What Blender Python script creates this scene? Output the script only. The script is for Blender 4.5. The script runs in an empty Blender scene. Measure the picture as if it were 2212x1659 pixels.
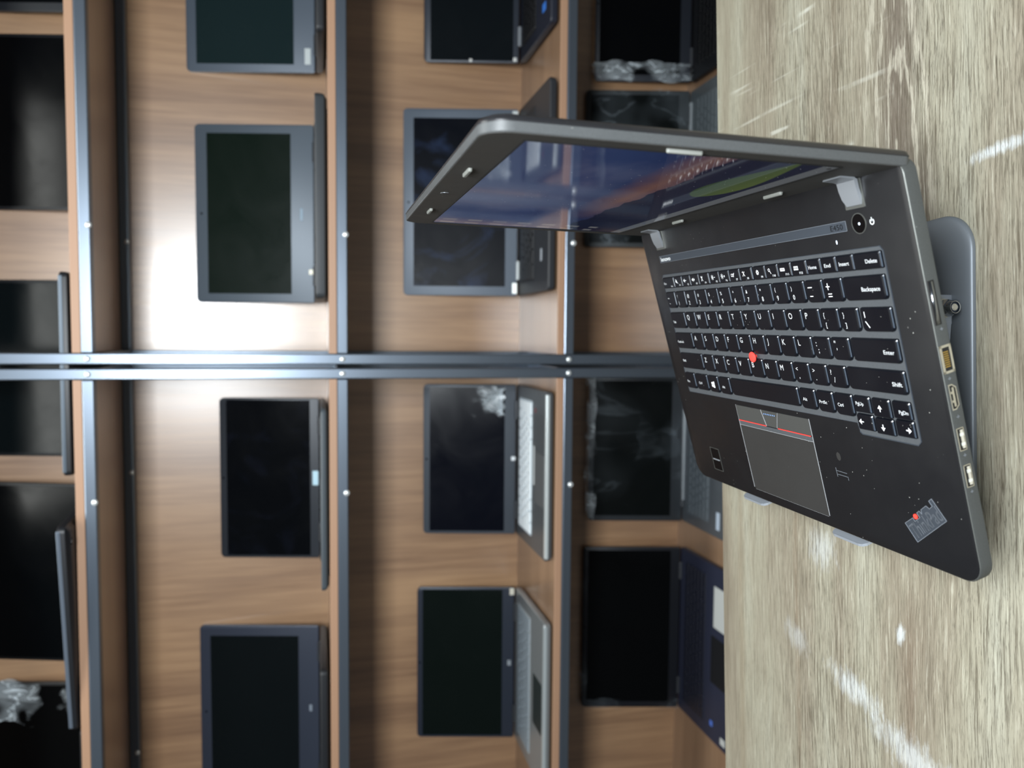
import bpy, bmesh, math, random
from mathutils import Matrix, Vector
random.seed(7)
S = bpy.context.scene
COL = S.collection
PI = math.pi
R = math.radians

# ------------------------------------------------------------------ camera
F_PX = 1709.9                       # focal length in pixels of the 2212 px frame
CAM_Z = 1.17
# world axes expressed in the photograph's axes (x right, y down, z forward)
M = Matrix(((-0.0063, -0.99998, 0.0), (-0.236391, 0.001489, 0.971657), (-0.971638, 0.006121, -0.236396)))
cam_data = bpy.data.cameras.new('camera')
cam = bpy.data.objects.new('camera', cam_data)
COL.objects.link(cam)
S.camera = cam
cam_data.sensor_fit = 'HORIZONTAL'
cam_data.sensor_width = 36.0
cam_data.lens = F_PX * 36.0 / 2212.0
cam_data.clip_start = 0.02
cam_data.clip_end = 30
cm = Matrix(((M[0][0], -M[0][1], -M[0][2]), (M[1][0], -M[1][1], -M[1][2]), (M[2][0], -M[2][1], -M[2][2]))).to_4x4()
cm.translation = Vector((0, 0, CAM_Z))
cam.matrix_world = cm
cam_data.dof.use_dof = True
cam_data.dof.focus_distance = 0.56
cam_data.dof.aperture_fstop = 7.6

# ------------------------------------------------------------------ world and lamps
S.view_settings.view_transform = 'Standard'
S.view_settings.look = 'None'
S.view_settings.exposure = 0.0
S.view_settings.gamma = 1.0
S.view_settings.use_curve_mapping = False
W = bpy.data.worlds.new('world')
S.world = W
W.use_nodes = True
W.node_tree.nodes['Background'].inputs[0].default_value = (0.80, 0.90, 1.0, 1)
W.node_tree.nodes['Background'].inputs[1].default_value = 0.09


def area(name, loc, target, sx, sy, power, col):
    l = bpy.data.lights.new(name, 'AREA')
    l.shape = 'RECTANGLE'
    l.size = sx
    l.size_y = sy
    l.energy = power
    l.color = col
    o = bpy.data.objects.new(name, l)
    COL.objects.link(o)
    o.location = loc
    o.rotation_euler = (Vector(target) - Vector(loc)).to_track_quat('-Z', 'Y').to_euler()
    return o


area('shop_lamp', (0.05, -0.30, 1.64), (0.0, 1.2, 1.05), 0.45, 0.32, 38.0, (0.90, 0.96, 1.0))
area('ceiling_lamp', (0.0, 0.85, 2.6), (0.0, 0.80, 0.0), 1.6, 0.5, 26.0, (0.98, 1.0, 0.96))

# ------------------------------------------------------------------ mesh helpers


def link(name, bm, mats, parent=None, off=(0, 0, 0), smooth=False):
    me = bpy.data.meshes.new(name)
    if any(off):
        bmesh.ops.translate(bm, vec=Vector(off), verts=bm.verts)
    bmesh.ops.recalc_face_normals(bm, faces=bm.faces)
    bm.to_mesh(me)
    bm.free()
    if not isinstance(mats, (list, tuple)):
        mats = [mats]
    for m in mats:
        me.materials.append(m)
    if smooth:
        for p in me.polygons:
            p.use_smooth = True
    o = bpy.data.objects.new(name, me)
    COL.objects.link(o)
    o.parent = parent
    return o


def smooth_by_angle(o, ang=35):
    me = o.data
    for p in me.polygons:
        p.use_smooth = True
    bm = bmesh.new()
    bm.from_mesh(me)
    for e in bm.edges:
        if len(e.link_faces) == 2 and e.calc_face_angle(0) > R(ang):
            e.smooth = False
    bm.to_mesh(me)
    bm.free()
    return o


def empty(name, loc=(0, 0, 0), rz=0.0, parent=None):
    o = bpy.data.objects.new(name, None)
    COL.objects.link(o)
    o.location = loc
    o.rotation_euler = (0, 0, rz)
    o.empty_display_size = 0.05
    o.parent = parent
    return o


def tag(o, label=None, cat=None, group=None, kind=None):
    if label:
        o['label'] = label
    if cat:
        o['category'] = cat
    if group:
        o['group'] = group
    if kind:
        o['kind'] = kind
    return o


def box(bm, x0, y0, z0, x1, y1, z1, bev=0.0, seg=2, mi=0):
    r = bmesh.ops.create_cube(bm, size=1.0)
    vs = r['verts']
    for v in vs:
        v.co = Vector(((x0 + x1) / 2 + v.co.x * (x1 - x0), (y0 + y1) / 2 + v.co.y * (y1 - y0), (z0 + z1) / 2 + v.co.z * (z1 - z0)))
    fs = set(f for v in vs for f in v.link_faces)
    if bev > 0:
        es = list(set(e for v in vs for e in v.link_edges))
        rr = bmesh.ops.bevel(bm, geom=es, offset=bev, segments=seg, affect='EDGES', profile=0.5)
        fs |= set(rr['faces'])
    if mi:
        for f in fs:
            if f.is_valid:
                f.material_index = mi
    return vs


def rrect(x0, y0, x1, y1, rs, n=6):
    """rounded rectangle outline, ccw from lower-left; rs = radii (ll, lr, ur, ul)"""
    if not isinstance(rs, (tuple, list)):
        rs = (rs,) * 4
    out = []
    for (cx, cy, sx, sy, a0, r) in ((x0, y0, 1, 1, PI, rs[0]), (x1, y0, -1, 1, 1.5 * PI, rs[1]), (x1, y1, -1, -1, 0, rs[2]), (x0, y1, 1, -1, 0.5 * PI, rs[3])):
        r = max(r, 1e-6)
        for i in range(n + 1):
            a = a0 + 0.5 * PI * i / n
            out.append((cx + sx * r + r * math.cos(a), cy + sy * r + r * math.sin(a)))
    return out


def loft(bm, loops, cap0=True, cap1=True, mi=0):
    rows = [[bm.verts.new(p) for p in lp] for lp in loops]
    n = len(rows[0])
    for a, b in zip(rows[:-1], rows[1:]):
        for i in range(n):
            j = (i + 1) % n
            f = bm.faces.new((a[i], a[j], b[j], b[i]))
            f.material_index = mi
    if cap0:
        bm.faces.new(list(reversed(rows[0]))).material_index = mi
    if cap1:
        bm.faces.new(rows[-1]).material_index = mi
    return rows


def slab(bm, x0, y0, x1, y1, rs, prof, n=6, mi=0):
    """prof: list of (z, inset)"""
    loops = []
    for z, ins in prof:
        rr = rs if isinstance(rs, (tuple, list)) else (rs,) * 4
        rr2 = tuple(max(r - ins, 0.0002) for r in rr)
        loops.append([(x, y, z) for x, y in rrect(x0 + ins, y0 + ins, x1 - ins, y1 - ins, rr2, n)])
    return loft(bm, loops, mi=mi)


def prism(bm, pts, z0, z1, mi=0):
    return loft(bm, [[(x, y, z0) for x, y in pts], [(x, y, z1) for x, y in pts]], mi=mi)


def cyl(bm, c, axis, r, h, n=24, r2=None, mi=0):
    axis = Vector(axis).normalized()
    q = Vector((0, 0, 1)).rotation_difference(axis)
    c = Vector(c)
    r2 = r if r2 is None else r2
    lo = [c + q @ Vector((r * math.cos(2 * PI * i / n), r * math.sin(2 * PI * i / n), 0)) for i in range(n)]
    hi = [c + q @ Vector((r2 * math.cos(2 * PI * i / n), r2 * math.sin(2 * PI * i / n), h)) for i in range(n)]
    return loft(bm, [lo, hi], mi=mi)


def dome(bm, c, axis, r, h, n=16, mi=0):
    axis = Vector(axis).normalized()
    q = Vector((0, 0, 1)).rotation_difference(axis)
    c = Vector(c)
    loops = []
    for k in range(5):
        a = 0.5 * PI * k / 5
        loops.append([c + q @ Vector((r * math.cos(a) * math.cos(2 * PI * i / n), r * math.cos(a) * math.sin(2 * PI * i / n), h * math.sin(a))) for i in range(n)])
    return loft(bm, loops, mi=mi)


def ring(bm, cx, cy, z, ro, ri, n=32, h=0.00015, a0=0.0, a1=2 * PI):
    full = abs(a1 - a0 - 2 * PI) < 1e-6
    m = n if full else n + 1
    v = []
    for i in range(m):
        a = a0 + (a1 - a0) * i / n
        c, s = math.cos(a), math.sin(a)
        v.append([bm.verts.new((cx + r * c, cy + r * s, zz)) for r, zz in ((ri, z), (ro, z), (ro, z + h), (ri, z + h))])
    for i in range(n if full else n):
        j = (i + 1) % m
        for k in range(4):
            l = (k + 1) % 4
            bm.faces.new((v[i][k], v[j][k], v[j][l], v[i][l]))
    if not full:
        bm.faces.new(v[0])
        bm.faces.new(list(reversed(v[-1])))


def stroke(bm, pts, w, z0, z1):
    """flat ribbon line through pts"""
    for (ax, ay), (bx, by) in zip(pts[:-1], pts[1:]):
        d = Vector((bx - ax, by - ay))
        if d.length < 1e-9:
            continue
        d.normalize()
        n = Vector((-d.y, d.x)) * w / 2
        e = d * w * 0.2
        prism(bm, [(ax - e.x + n.x, ay - e.y + n.y), (ax - e.x - n.x, ay - e.y - n.y), (bx + e.x - n.x, by + e.y - n.y), (bx + e.x + n.x, by + e.y + n.y)], z0, z1)


_txt = {}


def text_pts(s):
    """mesh of a string with lower-left at 0,0; returns (verts, faces, width, height); unit size"""
    if s not in _txt:
        cu = bpy.data.curves.new('txt', 'FONT')
        cu.body = s
        cu.size = 1.0
        cu.resolution_u = 3
        ob = bpy.data.objects.new('txt', cu)
        COL.objects.link(ob)
        dg = bpy.context.evaluated_depsgraph_get()
        me = bpy.data.meshes.new_from_object(ob.evaluated_get(dg))
        vs = [tuple(v.co) for v in me.vertices]
        fs = [tuple(p.vertices) for p in me.polygons]
        bpy.data.objects.remove(ob)
        bpy.data.curves.remove(cu)
        bpy.data.meshes.remove(me)
        _txt[s] = (vs, fs)
    return _txt[s]


def text(bm, s, x, y, size, z=0.0, w=None, sx=1.0, mi=0, xf=None, bold=0.0):
    vs, fs = text_pts(s)
    if not vs:
        return
    x0 = min(v[0] for v in vs)
    x1 = max(v[0] for v in vs)
    k = sx * size if w is None else w / max(x1 - x0, 1e-6)
    offs = [(0, 0)] if not bold else [(0, 0), (bold, 0), (0, bold * .6), (bold, bold * .6)]
    for j, (dx, dy) in enumerate(offs):
        nv = []
        for v in vs:
            p = Vector((x + (v[0] - x0) * k + dx, y + v[1] * size + dy, z + j * 0.000004))
            if xf:
                p = xf(p)
            nv.append(bm.verts.new(p))
        for f in fs:
            try:
                bm.faces.new([nv[i] for i in f]).material_index = mi
            except ValueError:
                pass


# ------------------------------------------------------------------ material helpers


def lin(c):
    return tuple(((v / 255) / 12.92 if v / 255 <= 0.04045 else ((v / 255 + 0.055) / 1.055) ** 2.4) for v in c) + (1.0,)


class G:
    def __init__(self, name):
        self.m = bpy.data.materials.new(name)
        self.m.use_nodes = True
        self.t = self.m.node_tree
        self.b = self.t.nodes['Principled BSDF']
        self.out = self.t.nodes['Material Output']

    def n(self, typ, **kw):
        nd = self.t.nodes.new('ShaderNode' + typ)
        for k, v in kw.items():
            if k.startswith('_'):
                setattr(nd, k[1:], v)
        for k, v in kw.items():
            if not k.startswith('_'):
                self.set(nd, int(k[1:]) if k[0] == 'i' and k[1:].isdigit() else k, v)
        return nd

    def set(self, nd, k, v):
        s = nd.inputs[k]
        if isinstance(v, bpy.types.NodeSocket):
            self.t.links.new(v, s)
        elif isinstance(v, bpy.types.Node):
            self.t.links.new(v.outputs[0], s)
        else:
            s.default_value = v

    def p(self, **kw):
        for k, v in kw.items():
            self.set(self.b, k.replace('_', ' '), v)
        return self.m

    def obj(self):
        return self.n('TexCoord').outputs['Object']

    def map(self, v, sc=(1, 1, 1), loc=(0, 0, 0), rot=(0, 0, 0)):
        return self.n('Mapping', i0=v, Location=loc, Rotation=rot, Scale=sc).outputs[0]

    def noise(self, v, scale=1.0, detail=3.0, rough=0.5, dist=0.0):
        return self.n('TexNoise', Vector=v, Scale=scale, Detail=detail, Roughness=rough, Distortion=dist).outputs[0]

    def ramp(self, fac, stops, interp='LINEAR'):
        nd = self.n('ValToRGB', Fac=fac)
        cr = nd.color_ramp
        cr.interpolation = interp
        while len(cr.elements) < len(stops):
            cr.elements.new(0.5)
        for e, (p, c) in zip(cr.elements, stops):
            e.position = p
            e.color = c if len(c) == 4 else lin(c)
        return nd.outputs[0]

    def math(self, op, a, b=0.0, clamp=False):
        nd = self.n('Math', _operation=op, _use_clamp=clamp)
        self.set(nd, 0, a)
        self.set(nd, 1, b)
        return nd.outputs[0]

    def mix(self, fac, a, b, mode='MIX'):
        nd = self.n('Mix', _data_type='RGBA', _blend_type=mode)
        self.set(nd, 0, fac)
        self.set(nd, 6, a)
        self.set(nd, 7, b)
        return nd.outputs[2]

    def maprange(self, v, a, b, c=0.0, d=1.0):
        return self.n('MapRange', Value=v, i1=a, i2=b, i3=c, i4=d).outputs[0]

    def bump(self, h, strength=0.3, dist=0.001):
        return self.n('Bump', Height=h, Strength=strength, Distance=dist).outputs[0]

    def sep(self, v):
        nd = self.n('SeparateXYZ', i0=v)
        return nd.outputs[0], nd.outputs[1], nd.outputs[2]


def simple(name, col, rough=0.5, metal=0.0, spec=0.5, coat=0.0, emis=None, es=0.0):
    g = G(name)
    g.p(Base_Color=lin(col), Roughness=rough, Metallic=metal, Specular_IOR_Level=spec, Coat_Weight=coat)
    g.b.inputs['Coat Roughness'].default_value = 0.08
    if emis:
        g.p(Emission_Color=lin(emis), Emission_Strength=es)
    return g.m


def dusty(name, col, rough, spec=0.5, dens=1.0, dust=(150, 150, 145), metal=0.0, scale=260.0, mottling=0.15):
    """dark plastic with sparse specks of dust and faint mottling"""
    g = G(name)
    o = g.obj()
    v = g.n('TexVoronoi', Vector=o, Scale=scale, Randomness=1.0)
    r = g.n('SeparateColor', i0=v.outputs['Color']).outputs[0]
    near = g.math('LESS_THAN', v.outputs['Distance'], 0.085)
    few = g.math('LESS_THAN', r, 0.05 * dens)
    patch = g.maprange(g.noise(o, 22.0, 2.0), 0.42, 0.6)
    fac = g.math('MULTIPLY', g.math('MULTIPLY', near, few), patch)
    fine = g.maprange(g.noise(o, 1400.0, 2.0), 0.3, 0.7)
    c = g.mix(g.math('MULTIPLY', fine, mottling), lin(col), lin(tuple(min(255, int(x * 1.7)) for x in col)))
    c = g.mix(fac, c, lin(dust))
    g.p(Base_Color=c, Roughness=g.maprange(g.noise(o, 30.0, 3.0), 0.3, 0.7, rough - 0.06, rough + 0.06), Specular_IOR_Level=spec, Metallic=metal)
    return g.m


def wood_laminate(name, axis='Z', light=(188, 149, 111), dark=(122, 90, 65), rough=0.38):
    """brown walnut laminate, grain running along one axis"""
    g = G(name)
    o = g.obj()
    sc = {'Z': (14, 14, 1.1), 'X': (1.1, 14, 14)}[axis]
    sf = {'Z': (110, 110, 5.0), 'X': (5.0, 110, 110)}[axis]
    n1 = g.noise(g.map(o, sc), 1.0, 4.0, 0.55, 0.6)
    n2 = g.noise(g.map(o, sf), 1.0, 3.0, 0.6, 0.2)
    n3 = g.noise(g.map(o, tuple(x * 0.25 for x in sc)), 1.0, 2.0)
    t = g.math('ADD', g.math('MULTIPLY', n1, 0.55), g.math('ADD', g.math('MULTIPLY', n2, 0.3), g.math('MULTIPLY', n3, 0.25)))
    c = g.ramp(t, [(0.36, dark), (0.52, tuple((a + b) // 2 for a, b in zip(light, dark))), (0.72, light)])
    g.p(Base_Color=c, Roughness=g.maprange(n2, 0.2, 0.8, rough - 0.04, rough + 0.06), Specular_IOR_Level=0.8,
        Coat_Weight=1.0, Coat_Roughness=0.29, Coat_IOR=1.75, Normal=g.bump(n2, 0.05, 0.0004))
    return g.m


def table_wood():
    """pale washed oak laminate with fine dark grain lines, knots, saw marks and rubbed white patches"""
    g = G('washed_oak')
    o = g.map(g.obj(), loc=(0, 0.32, 0))
    x, y, z = g.sep(o)
    wob = g.noise(g.map(o, (5, 9, 1)), 1.0, 3.0)
    yw = g.math('ADD', y, g.math('MULTIPLY', g.math('SUBTRACT', wob, 0.5), 0.012))
    ow = g.n('CombineXYZ', i0=x, i1=yw, i2=0.0).outputs[0]
    broad = g.noise(g.map(ow, (2.0, 17, 1), loc=(3.1, 0, 0)), 1.0, 4.0, 0.6)
    c = g.ramp(broad, [(0.30, (109, 100, 86)), (0.42, (131, 123, 107)), (0.55, (143, 138, 121)), (0.72, (154, 152, 137))])
    # grey-brown streak that runs along the board at mid depth, and a thinner one nearer the far edge
    def band(c, y0, hw, xa, xb, col, amt, edge=0.35):
        d = g.math('ABSOLUTE', g.math('SUBTRACT', yw, y0))
        m = g.maprange(g.math('ADD', d, g.math('MULTIPLY', g.noise(g.map(o, (16, 60, 1)), 1.0, 4.0), hw * 0.9)), hw * (1 + edge), hw * (0.55))
        mx = g.math('MULTIPLY', g.maprange(x, xa - 0.03, xa + 0.03), g.maprange(x, xb + 0.03, xb - 0.03))
        return g.mix(g.math('MULTIPLY', g.math('MULTIPLY', m, mx), amt), c, lin(col))
    c = band(c, 0.502, 0.034, 0.10, 0.60, (92, 82, 73), 0.75)
    c = band(c, 0.478, 0.020, 0.06, 0.17, (80, 70, 61), 0.75)
    c = band(c, 0.497, 0.016, -0.50, -0.16, (112, 98, 83), 0.7)
    c = band(c, 0.640, 0.007, -0.60, -0.06, (120, 107, 90), 0.7)
    c = band(c, 0.738, 0.010, -0.60, -0.02, (130, 119, 100), 0.6)
    c = band(c, 0.575, 0.008, 0.08, 0.60, (118, 108, 92), 0.6)
    # cathedral grain inside the brown streak
    wv = g.n('TexWave', _wave_type='RINGS', _rings_direction='Z', Vector=g.map(o, (9, 52, 1), loc=(-1.2, -26.0, 0)), Scale=0.5, Distortion=9.0, Detail=4.0)
    wv.inputs['Detail Scale'].default_value = 1.6
    wv.inputs['Detail Roughness'].default_value = 0.7
    zone = g.math('MULTIPLY', g.maprange(g.math('ABSOLUTE', g.math('SUBTRACT', y, 0.505)), 0.042, 0.03), g.maprange(x, 0.08, 0.14))
    ridge = g.maprange(wv.outputs[1], 0.62, 0.9)
    c = g.mix(g.math('MULTIPLY', g.math('MULTIPLY', zone, ridge), 0.65), c, lin((172, 166, 150)))
    # rubbed whitish patches, drawn out across the grain
    def blot(c, bx, by, rx, ry, ang, amt):
        lv = g.map(g.n('VectorMath', _operation='SUBTRACT', i0=o, i1=(bx, by, 0)).outputs[0], (1, 1, 1), rot=(0, 0, ang))
        e = g.n('VectorMath', _operation='LENGTH', i0=g.map(lv, (1 / rx, 1 / ry, 0))).outputs['Value']
        e = g.math('ADD', e, g.math('MULTIPLY', g.math('SUBTRACT', g.noise(g.map(o, (70, 190, 1)), 1.0, 5.0, 0.7), 0.5), 2.6))
        return g.mix(g.math('MULTIPLY', g.maprange(e, 1.15, 0.3), amt), c, lin((188, 192, 192)))
    c = blot(c, -0.246, 0.560, 0.012, 0.034, R(12), 0.75)
    c = blot(c, -0.228, 0.640, 0.012, 0.020, R(20), 0.4)
    c = blot(c, -0.275, 0.492, 0.016, 0.050, R(14), 0.65)
    c = blot(c, 0.149, 0.412, 0.0045, 0.028, R(-2), 0.9)
    c = blot(c, -0.186, 0.508, 0.008, 0.005, R(10), 0.9)
    c = blot(c, -0.140, 0.602, 0.018, 0.020, 0, 0.5)
    # fine long grain lines
    f1 = g.noise(g.map(ow, (26, 560, 1)), 1.0, 4.0, 0.68, 0.5)
    f2 = g.noise(g.map(ow, (95, 1150, 1), loc=(7, 3, 0)), 1.0, 3.0, 0.65, 0.5)
    amp = g.maprange(g.noise(g.map(o, (6, 14, 1), loc=(5, 5, 0)), 1.0, 3.0), 0.34, 0.66, 0.45, 1.0)
    fade = g.maprange(y, 0.76, 0.66, 0.35, 1.0)
    la = g.math('MULTIPLY', g.math('MULTIPLY', g.maprange(f1, 0.50, 0.37), amp), fade)
    lb = g.math('MULTIPLY', g.math('MULTIPLY', g.maprange(f2, 0.47, 0.36), amp), fade)
    c = g.mix(g.math('MULTIPLY', la, 0.8), c, lin((76, 68, 54)))
    c = g.mix(g.math('MULTIPLY', lb, 0.6), c, lin((66, 60, 50)))
    hi = g.math('MULTIPLY', g.maprange(f1, 0.56, 0.68), fade)
    c = g.mix(g.math('MULTIPLY', hi, 0.5), c, lin((184, 181, 165)))
    # diagonal saw marks toward the far right
    rot = g.map(o, (1, 1, 1), rot=(0, 0, R(5)))
    saw = g.noise(g.map(rot, (150, 5, 1)), 1.0, 1.0, 0.4)
    brk = g.maprange(g.noise(g.map(o, (24, 30, 1), loc=(2, 8, 0)), 1.0, 3.0), 0.46, 0.60)
    szone = g.math('MULTIPLY', g.maprange(x, 0.10, 0.18), g.maprange(y, 0.50, 0.55))
    sm = g.math('MULTIPLY', g.math('MULTIPLY', g.maprange(saw, 0.60, 0.72), brk), szone)
    c = g.mix(g.math('MULTIPLY', sm, 0.7), c, lin((188, 187, 176)))
    h = g.math('SUBTRACT', f1, g.math('MULTIPLY', la, 0.4))
    g.p(Base_Color=c, Roughness=g.maprange(f1, 0.3, 0.7, 0.50, 0.62), Specular_IOR_Level=0.35, Normal=g.bump(h, 0.35, 0.0008))
    return g.m


def wallpaper():
    """lit desktop picture: deep blue sky, orange glow, dark trees and a green leaf-shaped tent (coordinates on the panel, metres)"""
    g = G('lit_desktop_picture')
    x, y, z = g.sep(g.obj())           # x 0..0.312 , y 0..0.168
    n = g.noise(g.map(g.obj(), (9, 16, 1)), 1.0, 4.0, 0.6)
    n2 = g.noise(g.map(g.obj(), (30, 60, 1)), 1.0, 4.0, 0.6)
    base = g.ramp(g.math('ADD', y, g.math('MULTIPLY', n, 0.02)), [(0.0, (22, 28, 54)), (0.06, (34, 44, 82)), (0.12, (50, 66, 110)), (0.18, (66, 80, 118))])
    cl = g.math('MULTIPLY', g.maprange(n, 0.46, 0.66), g.maprange(y, 0.06, 0.11))
    c = g.mix(g.math('MULTIPLY', cl, 0.35), base, lin((118, 120, 146)))
    xm = g.maprange(g.math('ABSOLUTE', g.math('SUBTRACT', x, 0.155)), 0.07, 0.01)
    c = g.mix(g.math('MULTIPLY', g.math('MULTIPLY', xm, g.maprange(y, 0.06, 0.12)), 0.45), c, lin((112, 118, 144)))
    # orange glow along a line rising to the right
    gl = g.math('SUBTRACT', y, g.math('ADD', g.math('MULTIPLY', x, 0.02), 0.060))
    e = g.math('ADD', g.math('ABSOLUTE', gl), g.math('MULTIPLY', n2, 0.012))
    om = g.math('MULTIPLY', g.maprange(e, 0.026, 0.006), g.maprange(x, 0.07, 0.17))
    c = g.mix(g.math('MULTIPLY', om, 0.65), c, lin((146, 102, 78)))
    # tree line
    tl = g.math('ADD', g.math('MULTIPLY', n2, 0.016), 0.049)
    tm = g.math('LESS_THAN', y, tl)
    c = g.mix(g.math('MULTIPLY', tm, 0.92), c, lin((16, 22, 48)))
    # leaf: pointed lens shape
    u = g.maprange(x, 0.200, 0.320, 0.0, 1.0)
    half = g.math('MULTIPLY', g.math('MULTIPLY', g.math('SINE', g.math('MULTIPLY', g.math('POWER', u, 0.6), PI)), 1.0), 0.0135)
    yc = g.math('ADD', 0.0265, g.math('MULTIPLY', u, -0.004))
    dl = g.math('SUBTRACT', half, g.math('ABSOLUTE', g.math('SUBTRACT', y, yc)))
    lm = g.maprange(dl, 0.0, 0.0012)
    vein = g.maprange(g.math('ABSOLUTE', g.math('SUBTRACT', y, g.math('ADD', yc, g.math('MULTIPLY', n2, 0.004)))), 0.0, 0.0012, 0.35, 0.0)
    leaf = g.mix(g.maprange(y, 0.012, 0.040), lin((88, 104, 54)), lin((48, 72, 44)))
    leaf = g.mix(vein, leaf, lin((40, 60, 30)))
    c = g.mix(lm, c, leaf)
    # task bar along the bottom edge, icons in the left column
    c = g.mix(g.math('LESS_THAN', y, 0.0085), c, lin((104, 108, 112)))
    bx = g.n('TexBrick', Vector=g.map(g.obj(), (1, 1, 1), loc=(0, -0.0015, 0)), Scale=1.0, Color1=(1, 1, 1, 1), Color2=(0.2, 0.2, 0.2, 1), Mortar=(0, 0, 0, 1))
    bx.offset = 0.0
    bx.inputs['Mortar Size'].default_value = 0.0022
    bx.inputs['Brick Width'].default_value = 0.0125
    bx.inputs['Row Height'].default_value = 0.0075
    tb = g.math('MULTIPLY', g.math('MULTIPLY', g.math('LESS_THAN', y, 0.0080), g.math('GREATER_THAN', y, 0.001)), g.math('LESS_THAN', x, 0.12))
    c = g.mix(g.math('MULTIPLY', g.math('MULTIPLY', tb, bx.outputs[0]), 0.5), c, lin((70, 90, 120)))
    bi = g.n('TexBrick', Vector=g.obj(), Scale=1.0, Color1=(1, 1, 1, 1), Color2=(0.55, 0.55, 0.55, 1), Mortar=(0, 0, 0, 1))
    bi.offset = 0.0
    bi.inputs['Mortar Size'].default_value = 0.005
    bi.inputs['Brick Width'].default_value = 0.017
    bi.inputs['Row Height'].default_value = 0.021
    im = g.math('MULTIPLY', g.math('MULTIPLY', g.math('LESS_THAN', x, 0.0345), g.math('GREATER_THAN', y, 0.03)), bi.outputs[0])
    c = g.mix(g.math('MULTIPLY', im, 0.7), c, lin((150, 150, 150)))
    # dust on the glass
    v = g.n('TexVoronoi', Vector=g.obj(), Scale=300.0)
    r = g.n('SeparateColor', i0=v.outputs['Color']).outputs[0]
    dm = g.math('MULTIPLY', g.math('LESS_THAN', v.outputs['Distance'], 0.09), g.math('LESS_THAN', r, 0.16))
    rough = g.math('ADD', 0.045, g.math('MULTIPLY', dm, 0.5))
    g.p(Base_Color=g.mix(dm, lin((8, 8, 10)), lin((210, 210, 215))), Roughness=rough, Specular_IOR_Level=0.6,
        Emission_Color=c, Emission_Strength=g.math('MULTIPLY', 0.50, g.math('SUBTRACT', 1.0, dm)))
    return g.m


MT = dict(
    deck=dusty('black_deck_plastic', (19, 19, 21), 0.38, 0.32, 5.0, mottling=0.10),
    bezel=dusty('charcoal_bezel_plastic', (58, 57, 55), 0.62, 0.35, 0.8, mottling=0.20),
    side=dusty('grey_side_plastic', (56, 58, 57), 0.55, 0.35, 0.3, mottling=0.12),
    lidside=dusty('grey_lid_rim', (64, 66, 67), 0.45, 0.4, 0.5, mottling=0.12),
    shell=dusty('black_lid_shell', (30, 30, 32), 0.30, 0.5, 1.5),
    kbd=dusty('keyboard_tray_plastic', (66, 69, 72), 0.5, 0.45, 1.2, mottling=0.1),
    key=dusty('key_plastic', (9, 11, 17), 0.33, 0.4, 4.0, scale=330.0, mottling=0.05),
    keyside=simple('key_edge_painted_shine', (60, 68, 78), 0.22, 0.0, 0.9),  # paler than the key plastic: highlight put into the colour
    legend=simple('white_key_print', (235, 238, 240), 0.6, emis=(235, 240, 245), es=0.0),
    pad=dusty('touchpad_plastic', (43, 42, 41), 0.6, 0.25, 2.0, mottling=0.08),
    button=dusty('pad_button_plastic', (60, 60, 58), 0.6, 0.25, 0.3, mottling=0.06),
    trim=simple('pale_edge_line', (160, 162, 165), 0.35, 0.3),
    strip=simple('slate_strip', (64, 70, 78), 0.42, 0.35),
    dark=simple('dark_print', (20, 22, 25), 0.5),
    red=simple('red_rubber', (226, 62, 52), 0.7),
    redline=simple('red_line', (200, 60, 54), 0.5),
    hinge=simple('brushed_hinge_metal', (150, 154, 159), 0.36, 0.45),
    hinge2=simple('dull_hinge_foot', (120, 122, 118), 0.35, 0.7),
    bump=simple('grey_rubber_bumper', (128, 130, 125), 0.6),
    glassblk=simple('gloss_black', (5, 6, 8), 0.16, spec=0.3),
    led=simple('white_led', (220, 235, 255), 0.4, emis=(220, 235, 255), es=1.2),
    redled=simple('red_led', (255, 60, 50), 0.4, emis=(255, 50, 40), es=1.4),
    port=simple('port_metal', (196, 192, 178), 0.32, 0.85),
    portblk=simple('port_cavity', (12, 12, 13), 0.6),
    gold=simple('gold_contacts', (190, 158, 84), 0.3, 0.9),
    white=simple('white_plastic_tongue', (188, 190, 182), 0.5),
    blue=simple('blue_dots', (120, 160, 230), 0.5),
    logo=simple('logo_grey', (92, 100, 110), 0.38, 0.5),
    logoedge=simple('logo_outline', (122, 128, 136), 0.4, 0.4),
    screen_lit=wallpaper(),
    stand=simple('silver_painted_steel', (150, 156, 164), 0.42, 0.35),
    standgrey=simple('grey_painted_plate', (112, 118, 124), 0.46, 0.35),
    chrome=simple('chrome', (150, 155, 162), 0.18, 1.0),
    nylon=simple('nylon_insert', (172, 168, 154), 0.5),
    insert=simple('dark_blue_insert', (18, 34, 52), 0.3),
    oak=table_wood(),
    band=simple('tan_edge_band', (186, 148, 100), 0.6),
    steel=simple('dark_shelf_steel', (112, 122, 134), 0.33, 0.8),
    boltm=simple('bolt_painted_glint', (240, 245, 245), 0.25, 0.55),  # near-white base colour paints the glint of the heads
    panel=wood_laminate('walnut_panel', 'Z'),
    board=wood_laminate('walnut_board', 'X', (172, 138, 108), (132, 102, 78)),
    boardedge=simple('board_edge_band', (166, 130, 104), 0.5),
)

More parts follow.
